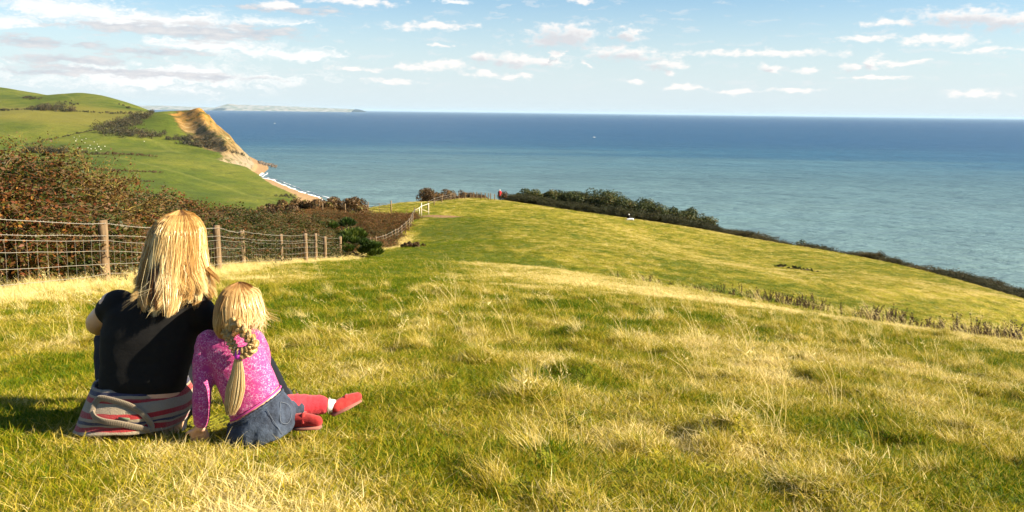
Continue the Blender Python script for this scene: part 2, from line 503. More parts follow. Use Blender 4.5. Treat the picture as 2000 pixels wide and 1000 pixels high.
def make_field():
    ys = np.concatenate([np.linspace(-14, 1.0, 16)[:-1], np.geomspace(1.0, 5.0, 90)[:-1], np.geomspace(5.0, 60.0, 210)[:-1], np.linspace(60, 190, 130), np.linspace(195, 420, 24)])
    us = np.concatenate([-np.geomspace(9.0, 1.02, 26)[:-1], np.linspace(-1.02, 1.02, 380), np.geomspace(1.02, 9.0, 26)[1:]])
    U, Y = np.meshgrid(us, ys)
    X = U * (1.8 + 0.62 * np.clip(Y, 0, 150))
    x, y = X.reshape(-1), Y.reshape(-1)
    z = field_z(x, y)
    nr, nc = len(ys), len(us)
    i = np.arange(nr - 1)[:, None] * nc; j = np.arange(nc - 1)[None, :]
    q = np.stack([i + j, i + j + 1, i + nc + j + 1, i + nc + j], axis=-1).reshape(-1, 4)
    me = make_mesh('hill_field', np.stack([x, y, z], axis=1), [q], True, {'bare': bare_mask(x, y), 'dry': dry_mask(x, y)})
    o = link('hill_field', me, MAT['field'])
    return tag(o, 'sunlit grass field sloping down towards the sea', kind='structure')

# where the turf is dry straw (1) or fresh green (0): bands seen in the photo, plus broken patches
_dryband = [P(940, 512, 42), P(1020, 532, 34), P(1200, 590, 27), P(1500, 635, 22), P(1750, 690, 18), P(2050, 715, 16)]
_dryband = [(p.x, p.y) for p in _dryband]
_dryline = [(p.x, p.y) for p in (on_field(1060, 405), on_field(1200, 440), on_field(1330, 490), on_field(1560, 548), on_field(1800, 578), on_field(2050, 596))]
_greenpath = [(p.x, p.y) for p in (P(560, 640, 8.5), P(650, 590, 12), P(760, 530, 22), P(840, 480, 48), P(900, 430, 105))]
_fence_xy = [(-6.9, 5), (-7.2, 15.7), (-7.8, 23.5), (-9.0, 30), (-8.8, 34), (-8.4, 40), (-9.4, 49), (-9.9, 65), (-10.6, 90)]
def dry_mask(x, y):
    x = np.asarray(x, dtype=float); y = np.asarray(y, dtype=float); p = np.stack([x, y], axis=1)
    n1 = vnoise(p, 0.35, 3, 41.0); n2 = vnoise(p, 1.6, 3, 43.0); n3 = vnoise(p * np.array((0.5, 1.0)), 0.07, 3, 47.0)
    d = 0.29 + 0.36 * n1 + 0.52 * n2 + 0.22 * n3
    b = np.abs(poly_dist(x, y, _dryband)); wd = 1.0 + 0.10 * np.clip(y, 0, 40)
    d += 0.62 * np.exp(-(b / wd) ** 2) * np.clip((58 - y) / 25, 0, 1)
    b = np.abs(poly_dist(x, y, _dryline)); d += 0.26 * np.exp(-(b / 2.2) ** 2)
    b = np.abs(poly_dist(x, y, _fence_xy)); d += 0.55 * np.exp(-(b / 0.9) ** 2)
    b = np.abs(poly_dist(x, y, _greenpath)); d -= 0.50 * np.exp(-(b / (0.6 + 0.055 * y)) ** 2)
    d += 0.12 * np.clip((y - 44) / 30, 0, 1)
    return np.clip(d, 0, 1)
_bare0 = P(868, 424, 108)
def bare_mask(x, y):
    x = np.asarray(x, dtype=float); y = np.asarray(y, dtype=float); p = np.stack([x, y], axis=1)
    e = np.hypot((x - _bare0.x) / 3.6, (y - _bare0.y) / 6.5)
    return np.clip((1.1 - e + 0.35 * vnoise(p, 0.4, 3, 3.0)) * 3, 0, 1)

# ------------------------------------------------------------------ far hills beyond the valley
_coast = [(-150, 560), (-185, 800), (-233, 1010), (-276, 1085), (-356, 1259), (-392, 1310), (-408, 1400), (-428, 1500), (-447, 1565), (-520, 1750), (-640, 2050), (-900, 2760)]
_hc = [tuple(P(*a)) for a in [
    (345, 213, 1600), (300, 226, 1560), (400, 214, 1640), (430, 218, 1620), (430, 281, 1400), (385, 250, 1500), (470, 322, 1300), (300, 300, 1200), (220, 262, 1380), (260, 245, 1470),
    (450, 385, 900), (520, 385, 960), (560, 390, 940), (480, 355, 1080), (400, 345, 1050), (200, 350, 900), (300, 372, 860), (100, 272, 1300), (60, 300, 1120), (30, 330, 1000), (120, 330, 980),
    (200, 312, 1050), (380, 300, 1230), (0, 222, 1500), (100, 221, 1560), (180, 223, 1600), (250, 222, 1620), (320, 218, 1640),
    (60, 203, 1800), (0, 199, 1800), (140, 186, 1950), (165, 181, 2000), (100, 188, 2020), (40, 193, 2080), (0, 177, 2250), (-60, 165, 2300), (205, 189, 1980), (240, 201, 1900), (265, 212, 1840), (290, 217, 1800),
    (300, 226, 1900), (345, 242, 1900), (385, 255, 1850), (285, 219, 2100), (330, 240, 2250), (250, 214, 2400), (200, 206, 2400), (140, 196, 2500), (-200, 240, 1500), (-250, 330, 1000), (-150, 190, 2000)]]
_hc += [(-700, 700, -72), (-450, 650, -86), (-250, 700, -94), (-300, 450, -92), (-700, 400, -70), (-120, 300, -94), (-1500, 700, -30), (-1600, 2200, 30), (-1100, 2760, -20), (-600, 2500, -60), (-1400, 400, -40), (-430, 1400, -42), (-400, 1360, -62), (-480, 1500, -16), (-450, 1480, -24), (-560, 1600, 2), (-505, 1575, 0), (-540, 1650, 2), (-480, 1650, -4), (-600, 1680, -6)]
_htps = TPS(_hc, 1e-4)
def hills_all(x, y):
    z = _htps(x, y); p = np.stack([x, y], axis=1)
    z += 2.2 * vnoise(p, 1 / 90.0, 3, 2.0) + 0.7 * vnoise(p, 1 / 22.0, 2, 4.0)
    s = -poly_dist(x, y, _coast)           # + inland
    slope = 1.10 - 0.30 * np.clip((y - 1380) / 150, 0, 1) * np.clip((1590 - y) / 70, 0, 1)
    gul = vnoise(np.stack([y * 1.0, x * 0.35], axis=1), 1 / 16.0, 3, 6.0) + 0.6 * vnoise(np.stack([y, x * 0.4], axis=1), 1 / 6.0, 2, 8.0)
    beach = 1.5 + 0.14 * np.minimum(s, 30)
    bw = 11 + 3 * vnoise(p, 1 / 60.0, 2, 1.0) + 17 * np.exp(-((y - 1285) / 60) ** 2) - 6 * np.clip((y - 1360) / 60, 0, 1)
    cl = SEA + np.where(s < bw, beach, beach + slope * (s - bw) * (1 + 0.0 * gul) + np.clip((s - bw) / 25, 0, 1) * gul * 8.0)
    st = np.clip((s - bw) / 8, 0, 1) * np.clip(1 - np.abs(((cl - SEA) % 34) - 17) / 9, 0, 1) * 3.0
    cl = cl + st
    cl = np.where(s < 0, SEA + 1.5 + 0.10 * s, cl)
    rock = np.clip((z - cl) / 3.0 + 0.25, 0, 1) * (s > bw)
    gs = poly_dist(x, y, [(-606, 1625), (-580, 1575), (-530, 1495), (-468, 1405), (-420, 1345)]); gd = np.abs(gs); scar = np.exp(-((gd + 4 * gul) / 20.0) ** 2) * np.clip((y - 1330) / 60, 0, 1)
    z = z - 13.0 * scar
    rock = np.maximum(rock, np.clip((scar - 0.45) * 6, 0, 1))
    rock = np.maximum(rock, np.clip(-gs / 6.0 + 0.5 + 0.8 * gul, 0, 1) * np.clip((y - 1350) / 20, 0, 1) * np.clip((1680 - y) / 20, 0, 1) * (s > bw))
    zz = np.where(z < cl, z, cl)
    zz = np.where((s < bw) & (s > -60), np.minimum(cl, np.maximum(z, cl)), zz)
    sand = ((s <= bw + 1) & (s > -30)).astype(float)
    return zz, rock, sand, s
def hill_z(x, y):
    return hills_all(np.atleast_1d(np.float64(x)), np.atleast_1d(np.float64(y)))[0]
def on_hill(px, py, d0=420.0, d1=2400.0):
    ds = np.linspace(d0, d1, 400); r = np.array(tuple(P(px, py, 1.0)))
    pts = ds[:, None] * r[None]
    h = pts[:, 2] - hill_z(pts[:, 0], pts[:, 1]); k = np.argmax(h < 0)
    return Vector(pts[k]) if h[k] < 0 else None
def make_hills():
    xs = np.concatenate([np.arange(-1750, -820, 12.0), np.arange(-820, -60, 4.0)]); ys = np.concatenate([np.arange(240, 800, 10.0), np.arange(800, 1700, 4.0), np.arange(1700, 2720, 8.0)])
    X, Y = np.meshgrid(xs, ys); x, y = X.reshape(-1), Y.reshape(-1)
    z, rock, sand, s = hills_all(x, y)
    nr, nc = len(ys), len(xs); i = np.arange(nr - 1)[:, None] * nc; j = np.arange(nc - 1)[None, :]
    q = np.stack([i + j, i + j + 1, i + nc + j + 1, i + nc + j], axis=-1).reshape(-1, 4)
    keep = (s.reshape(-1)[q] > -70).any(axis=1); q = q[keep]
    me = make_mesh('coastal_hills', np.stack([x, y, z], axis=1), [q], True, {'rock': rock, 'sand': sand})
    return tag(link('coastal_hills', me, MAT['hills']), 'green coastal hills with a golden cliff and sandy beach', kind='structure')

# ------------------------------------------------------------------ materials of the land
MAT = {}
def land_mats():
    m, t, b = material('field_turf'); MAT['field'] = m
    pos = geo_pos(t)
    dry = t.attr('dry').outputs['Fac']; bare = t.attr('bare').outputs['Fac']
    n1 = t.noise(t.vmath('MULTIPLY', pos, (1, 0.45, 1)), 2.6, 5, 0.65); n2 = t.noise(pos, 19.0, 4, 0.6); n3 = t.noise(t.vmath('MULTIPLY', pos, (0.5, 1, 1)), 0.35, 4, 0.6)
    f = t.math('ADD', t.math('MULTIPLY', dry, 0.85), t.math('MULTIPLY', t.math('SUBTRACT', n1, 0.5), 0.9))
    f = t.math('ADD', f, t.math('MULTIPLY', t.math('SUBTRACT', n3, 0.5), 0.5))
    c = t.ramp(f, [(0.0, (0.095, 0.12, 0.006)), (0.3, (0.21, 0.195, 0.010)), (0.6, (0.31, 0.255, 0.022)), (1.0, (0.46, 0.35, 0.09))])
    c = t.mix(t.mapr(n2, 0.30, 0.52), t.mix(0.5, c, (0.07, 0.065, 0.015)), c)
    soil = t.mix(n1, (0.20, 0.105, 0.05), (0.36, 0.22, 0.11))
    c = t.mix(bare, c, soil)
    t.put(b.inputs['Base Color'], c); b.inputs['Roughness'].default_value = 0.9; b.inputs['Specular IOR Level'].default_value = 0.15
    t.put(b.inputs['Normal'], t.bump(t.math('ADD', n2, t.math('MULTIPLY', n1, 2.0)), 0.9, 0.12))

    m, t, b = material('far_turf_cliff_sand'); MAT['hills'] = m
    pos = geo_pos(t)
    rock = t.attr('rock').outputs['Fac']; sand = t.attr('sand').outputs['Fac']
    big = t.noise(pos, 0.006, 4, 0.55); med = t.noise(t.vmath('MULTIPLY', pos, (1, 0.4, 1)), 0.035, 5, 0.62); fin = t.noise(pos, 0.22, 4, 0.6)
    f = t.math('ADD', t.math('MULTIPLY', big, 0.8), t.math('MULTIPLY', med, 0.5))
    g = t.ramp(f, [(0.42, (0.036, 0.060, 0.006)), (0.60, (0.075, 0.098, 0.009)), (0.78, (0.135, 0.140, 0.018))])
    # sheep paths
    wn = t.new('ShaderNodeTexWave', wave_type='BANDS', bands_direction='DIAGONAL'); t.put(wn.inputs['Vector'], pos)
    wn.inputs['Scale'].default_value = 0.0028; wn.inputs['Distortion'].default_value = 5.0; wn.inputs['Detail'].default_value = 2.0; wn.inputs['Detail Scale'].default_value = 0.7
    g = t.mix(t.mapr(wn.outputs['Fac'], 0.988, 1.0, 0, 0.4), g, (0.17, 0.175, 0.035))
    g = t.mix(t.mapr(fin, 0.50, 0.72, 0, 0.6), g, (0.035, 0.05, 0.008))
    ter = t.noise(t.vmath('MULTIPLY', pos, (0.3, 0.3, 3.0)), 0.16, 4, 0.6)
    g = t.mix(t.mapr(ter, 0.50, 0.68, 0, 0.45), g, (0.045, 0.055, 0.010))
    # upper hay fields, drier
    x, y, z = t.sep(pos)
    hay = t.math('MULTIPLY', t.mapr(y, 1400, 1490, smooth=True), t.mapr(y, 1780, 1700, smooth=True))
    hay = t.math('MULTIPLY', hay, t.mapr(x, -640, -700))
    g = t.mix(t.math('MULTIPLY', hay, 0.75), g, (0.165, 0.145, 0.025))
    st = t.noise(t.vmath('MULTIPLY', pos, (0.25, 1.0, 0.12)), 0.13, 5, 0.65); sv = t.noise(t.vmath('MULTIPLY', pos, (0.6, 0.6, 2.2)), 0.05, 4, 0.6)
    rc = t.ramp(st, [(0.32, (0.05, 0.035, 0.012)), (0.44, (0.17, 0.105, 0.035)), (0.56, (0.27, 0.185, 0.075)), (0.72, (0.31, 0.25, 0.15))])
    hi = t.mapr(t.math('ADD', z, t.math('MULTIPLY', sv, 30.0)), -28.0, 4.0)
    lo = t.mapr(z, -62.0, -84.0)
    gl = t.noise(t.vmath('MULTIPLY', pos, (0.5, 1.0, 0.10)), 0.30, 4, 0.7)
    rc = t.mix(t.mapr(gl, 0.52, 0.66, 0, 0.75), rc, (0.07, 0.045, 0.016))
    rc = t.mix(t.math('MULTIPLY', hi, 0.7), rc, (0.34, 0.165, 0.022))
    rc = t.mix(t.math('MULTIPLY', lo, 0.6), rc, (0.25, 0.22, 0.17))
    scrub = t.mapr(t.math('ADD', sv, t.math('MULTIPLY', fin, 0.35)), 0.70, 0.80)
    rc = t.mix(t.math('MULTIPLY', scrub, 0.85), rc, (0.06, 0.065, 0.014))
    nz = t.sep(t.new('ShaderNodeNewGeometry').outputs['True Normal'])[2]
    c = t.mix(rock, g, rc)
    c = t.mix(sand, c, t.mix(fin, (0.27, 0.165, 0.075), (0.36, 0.24, 0.125)))
    t.put(b.inputs['Base Color'], c); b.inputs['Roughness'].default_value = 0.95; b.inputs['Specular IOR Level'].default_value = 0.1
    t.put(b.inputs['Normal'], t.bump(t.math('ADD', fin, t.math('MULTIPLY', st, t.math('MULTIPLY', rock, 3.0))), 0.6, 2.0))

    m, t, b = material('sea_water'); MAT['sea'] = m
    pos = geo_pos(t); x, y, z = t.sep(pos)
    dist = t.vmath('LENGTH', pos)
    lg = t.math('LOGARITHM', dist, 10.0)
    # turbid inshore water, deep blue offshore, wind lanes
    ps = t.comb(t.math('MULTIPLY', x, 0.10), y, 0.0)
    lane = t.noise(ps, 0.0022, 8, 0.72); lane2 = t.noise(t.comb(t.math('MULTIPLY', x, 0.22), y, 0.0), 0.00045, 4, 0.6)
    f = t.math('ADD', lg, t.math('MULTIPLY', t.math('SUBTRACT', lane, 0.5), 0.55))
    f = t.math('ADD', f, t.math('MULTIPLY', t.math('SUBTRACT', lane2, 0.5), 0.55))
    bay = t.vmath('LENGTH', t.vmath('SUBTRACT', pos, (-300.0, 900.0, SEA)))
    f = t.math('SUBTRACT', f, t.mapr(bay, 300.0, 2000.0, 0.30, 0.0))      # silt stirred up in the bay
    f = t.mapr(f, 2.6, 4.3)
    c = t.ramp(f, [(0.0, (0.150, 0.245, 0.245)), (0.22, (0.088, 0.175, 0.195)), (0.36, (0.060, 0.148, 0.190)), (0.42, (0.020, 0.100, 0.172)), (0.60, (0.006, 0.066, 0.155)), (1.0, (0.003, 0.044, 0.130))])
    rip = t.noise(t.vmath('MULTIPLY', pos, (0.45, 1.0, 1.0)), 0.045, 6, 0.72)
    rip2 = t.noise(t.vmath('MULTIPLY', pos, (0.10, 1.0, 1.0)), 0.004, 6, 0.7)
    rf = t.math('ADD', t.math('MULTIPLY', t.math('SUBTRACT', rip, 0.5), 1.5), t.math('MULTIPLY', t.math('SUBTRACT', rip2, 0.5), 1.1))
    c = t.mix(1.0, c, t.ramp(t.math('ADD', rf, 0.5), [(0.0, 0.55), (1.0, 1.0)]), 'MULTIPLY')  # light and dark of the wave facets painted into the water colour
    t.put(b.inputs['Base Color'], c)
    b.inputs['Roughness'].default_value = 0.34; b.inputs['IOR'].default_value = 1.33; b.inputs['Specular IOR Level'].default_value = 0.42
    wv = t.noise(t.vmath('MULTIPLY', pos, (0.35, 1.0, 1.0)), 0.055, 5, 0.68)
    wv2 = t.noise(t.vmath('MULTIPLY', pos, (0.5, 1.0, 1.0)), 0.012, 4, 0.6)
    h = t.math('ADD', t.math('MULTIPLY', wv, 4.0), t.math('MULTIPLY', wv2, 7.0))
    t.put(b.inputs['Normal'], t.bump(h, 0.9, 2.8))

    m, t, b = material('surf_foam'); MAT['foam'] = m
    b.inputs['Base Color'].default_value = (0.8, 0.82, 0.82, 1); b.inputs['Roughness'].default_value = 0.8
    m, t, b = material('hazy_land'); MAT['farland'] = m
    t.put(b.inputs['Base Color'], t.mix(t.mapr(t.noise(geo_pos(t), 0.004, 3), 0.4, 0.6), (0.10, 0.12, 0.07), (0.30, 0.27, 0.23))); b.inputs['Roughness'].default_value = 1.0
land_mats()
make_field()
make_hills()

def make_sea():
    S = 110000.0
    v = [(-S, -3000, SEA), (S, -3000, SEA), (S, S, SEA), (-S, S, SEA)]
    tag(link('sea', make_mesh('sea', v, np.array([[0, 1, 2, 3]]), False), MAT['sea']), 'wide teal sea reaching a dark blue horizon', kind='structure')
    # surf along the beach
    mb = MB(); pts = []
    for k, ((ax, ay), (bx, by)) in enumerate(zip(_coast[1:6], _coast[2:7])):
        for tt in np.linspace(0, 1, 26)[:-1]: pts.append((ax + (bx - ax) * tt, ay + (by - ay) * tt))
    pts = np.array(pts)
    for row, (off, wid) in enumerate(((13.0, 2.8), (21.0, 1.2))):
        w = vnoise(pts, 1 / 22.0, 3, row + 3.0); w2 = vnoise(pts, 1 / 9.0, 2, row + 8.0)
        tn = np.gradient(pts, axis=0); tn /= np.linalg.norm(tn, axis=1)[:, None]; nr = np.stack([tn[:, 1], -tn[:, 0]], axis=1)
        o = off + 3.0 * w; hw = np.maximum(0.15, wid * (0.75 + 1.3 * w2) if row == 0 else wid * (w2 * 2.2))
        a = np.column_stack([pts + nr * (o - hw)[:, None], np.full(len(pts), SEA + 0.12)]); c = np.column_stack([pts + nr * (o + hw)[:, None], np.full(len(pts), SEA + 0.12)])
        mid = np.column_stack([pts + nr * o[:, None], np.full(len(pts), SEA + 0.7)])
        n = len(pts); i = np.arange(n - 1)
        mb.add(np.concatenate([a, mid, c]), np.concatenate([np.stack([i, i + 1, n + i + 1, n + i], 1), np.stack([n + i, n + i + 1, 2 * n + i + 1, 2 * n + i], 1)]))
    tag(mb.build('surf', MAT['foam']), 'white surf breaking along the sandy beach', kind='stuff')
make_sea()

def far_coast(name, label, pts, d):
    """a long low land mass on the horizon: real ridge with a sloping back"""
    base = [P(px, py, d) for px, py in pts]; n = len(base); mb = MB(); rows = []
    for back, k in ((-600, 0.0), (0, 0.62), (600, 1.0), (2000, 0.75), (4000, 0.0)):
        for i, p in enumerate(base):
            top = max(p.z - SEA, 4.0)
            jig = 1 + 0.25 * float(vnoise(np.array([[i * 0.7 + back, back]]), 0.9, 2, 1.0)[0])
            rows.append((p.x, p.y + back, SEA - 3 + (top + 3) * k * jig if 0 < k < 1 else SEA - 3 + (top + 3) * k))
    q = [(r * n + i, r * n + i + 1, (r + 1) * n + i + 1, (r + 1) * n + i) for r in range(4) for i in range(n - 1)]
    tag(mb.add(rows, q) or mb.build(name, MAT['farland']), label, kind='structure')
def lerp_line(pts, n):
    xs = np.linspace(pts[0][0], pts[-1][0], n); ys = np.interp(xs, [p[0] for p in pts], [p[1] for p in pts])
    return list(zip(xs, ys + rng.normal(0, 0.18, n)))
far_coast('far_headland', 'faint wedge-shaped headland on the horizon', lerp_line([(414, 209.5), (422, 206.5), (438, 203.0), (455, 204.5), (500, 206.0), (560, 207.8), (620, 210.5), (690, 213.0)], 46), 40000)
far_coast('far_shore', 'faint low shore on the horizon beside the hill', lerp_line([(215, 207), (260, 206.0), (300, 205.8), (340, 207.2), (385, 209.2), (420, 210.6)], 30), 38000)
# ------------------------------------------------------------------ grass
def grass_mats():
    m, t, b = material('grass_blades'); MAT['grass'] = m
    rnd = t.attr('rnd').outputs['Fac']; tint = t.attr('tint', 'INSTANCER').outputs['Fac']
    f = t.math('ADD', t.math('MULTIPLY', tint, 0.95), t.math('MULTIPLY', t.math('SUBTRACT', rnd, 0.5), 1.0), clamp=True)
    c = t.ramp(f, [(0.0, (0.045, 0.110, 0.001)), (0.25, (0.150, 0.185, 0.001)), (0.5, (0.315, 0.258, 0.006)), (0.75, (0.55, 0.41, 0.065)), (1.0, (0.84, 0.70, 0.33))])
    t.put(b.inputs['Base Color'], c); b.inputs['Roughness'].default_value = 0.5; b.inputs['Specular IOR Level'].default_value = 0.12
    tr = t.new('ShaderNodeBsdfTranslucent'); t.put(tr.inputs['Color'], c)
    mx = t.new('ShaderNodeMixShader'); mx.inputs[0].default_value = 0.35
    t.l.new(b.outputs[0], mx.inputs[1]); t.l.new(tr.outputs[0], mx.inputs[2])
    t.l.new(mx.outputs[0], t.n['Material Output'].inputs['Surface'])
grass_mats()

def blade_set(seed, n, spread, lmin, lmax, wid, lean, curve, windx, r0, r1, droop=0.0):
    """n blades of one tuft: tapered strips of 3 segments"""
    g = np.random.default_rng(seed)
    a = g.uniform(0, 2 * math.pi, n); rr = spread * np.sqrt(g.uniform(0, 1, n))
    base = np.stack([rr * np.cos(a), rr * np.sin(a), np.full(n, -0.015)], axis=1)
    L = g.uniform(lmin, lmax, n); az = g.uniform(0, 2 * math.pi, n)
    d = np.stack([np.cos(az) * lean * g.uniform(0.2, 1, n) + windx, np.sin(az) * lean * g.uniform(0.2, 1, n), np.ones(n)], axis=1)
    d /= np.linalg.norm(d, axis=1)[:, None]
    bend = np.stack([np.cos(az), np.sin(az), np.full(n, -0.8 - droop)], axis=1) * (curve * g.uniform(0.2, 1, n))[:, None]
    fa = g.uniform(0, math.pi, n); side = np.stack([np.cos(fa), np.sin(fa), np.zeros(n)], axis=1)
    V = []; w0 = wid * g.uniform(0.7, 1.3, n)
    for s, w in ((0, 1.0), (0.4, 0.85), (0.75, 0.5)):
        c = base + d * (L * s)[:, None] + bend * (L * s * s)[:, None]
        V += [c - side * (w0 * w)[:, None], c + side * (w0 * w)[:, None]]
    V.append(base + d * L[:, None] + bend * L[:, None])
    v = np.stack(V, axis=1).reshape(-1, 3)          # 7 per blade
    i = np.arange(n)[:, None] * 7
    q = np.concatenate([i + np.array([[0, 1, 3, 2]]), i + np.array([[2, 3, 5, 4]])]); tr = i + np.array([[4, 5, 6]])
    rnd = np.repeat(g.uniform(r0, r1, n), 7)
    return v, q, tr, rnd

def proto(name, sets, mat):
    mb = MB()
    for s in sets: mb.add(s[0], s[1], s[2], s[3])
    me = mb.mesh(name, True); me.materials.append(mat)
    return bpy.data.objects.new(name, me)

W = -0.22
def seedhead(seed, h, n):
    """tall bent stalks with a loose seed head"""
    g = np.random.default_rng(seed); mb = MB()
    for k in range(n):
        bx, by = g.uniform(-.05, .05, 2); L = h * g.uniform(0.7, 1.15); ax = g.normal(W * 1.2, 0.18); ay = g.normal(0, 0.2)
        ts = np.linspace(0, 1, 6); pts = [(bx + ax * L * u * u, by + ay * L * u * u, L * u * (1 - 0.12 * u)) for u in ts]
        mb.tube(pts, np.linspace(0.0016, 0.0007, 6), 3, 0.75, cap=False)
        for j in range(9):
            u = 0.78 + 0.22 * j / 8; p = np.array((bx + ax * L * u * u, by + ay * L * u * u, L * u * (1 - 0.12 * u)))
            o = g.normal(0, 0.008, 3); mb.add([p, p + o + (0, 0, .006), p + o * 1.6 + (0, 0, .022)], tris=[(0, 1, 2)], a=0.95)
    return mb
GP = []
for k in range(4): GP.append(proto('tuft_a%d' % k, [blade_set(10 + k, 80, .085, .020, .050, .0014, .75, .25, W * .6, .15, .75), blade_set(30 + k, 18, .08, .03, .075, .0011, .8, .4, W, .6, 1.0)], MAT['grass']))
for k in range(4): GP.append(proto('tuft_b%d' % k, [blade_set(50 + k, 40, .08, .035, .085, .0013, .8, .45, W, .2, .8), blade_set(70 + k, 34, .09, .045, .115, .0010, 1.1, .6, W * 1.6, .6, 1.0, .3)], MAT['grass']))
for k in range(3): GP.append(proto('tuft_c%d' % k, [blade_set(90 + k, 60, .06, .09, .23, .0011, .42, .45, W * 1.7, .45, 1.0, .2)], MAT['grass']))
for k in range(3): GP.append(proto('tuft_d%d' % k, [blade_set(110 + k, 52, .10, .05, .16, .0012, 2.8, .35, W * 3, .45, 1.0, .3)], MAT['grass']))
for k in range(3):
    me = seedhead(130 + k, 0.42, 3 + k).mesh('tuft_e%d' % k); me.materials.append(MAT['grass']); GP.append(bpy.data.objects.new('tuft_e%d' % k, me))
for k in range(3): GP.append(proto('tuft_f%d' % k, [blade_set(150 + k, 120, .42, .10, .30, .0055, .6, .35, W * 1.2, .1, 1.0)], MAT['grass']))   # wide low tuft for the middle distance
GRASS_TREE = scatter_tree('grass_scatter', GP)

def inside_people(x, y):
    """1 where someone sits"""
    m = np.zeros(len(x), dtype=bool)
    for (cx, cy_, rx, ry) in SIT: m |= ((x - cx) / rx) ** 2 + ((y - cy_) / ry) ** 2 < 1
    return m
SIT = [(_wb.x, _wb.y + 0.12, 0.22, 0.17), (_gb.x + 0.01, _gb.y + 0.04, 0.14, 0.11), (_wb.x + 0.13, _wb.y + 0.2, 0.2, 0.2), (_gb.x + 0.28, _gb.y + 0.12, 0.2, 0.06)]

def wedge(n, y0, y1, pw=0.5, m=1.06):
    g = rng; u = g.uniform(0, 1, n); y = (y0 ** (1 / pw) + u * (y1 ** (1 / pw) - y0 ** (1 / pw))) ** pw
    x = g.uniform(-1, 1, n) * m * (0.585 * y + 0.25)
    return x, y

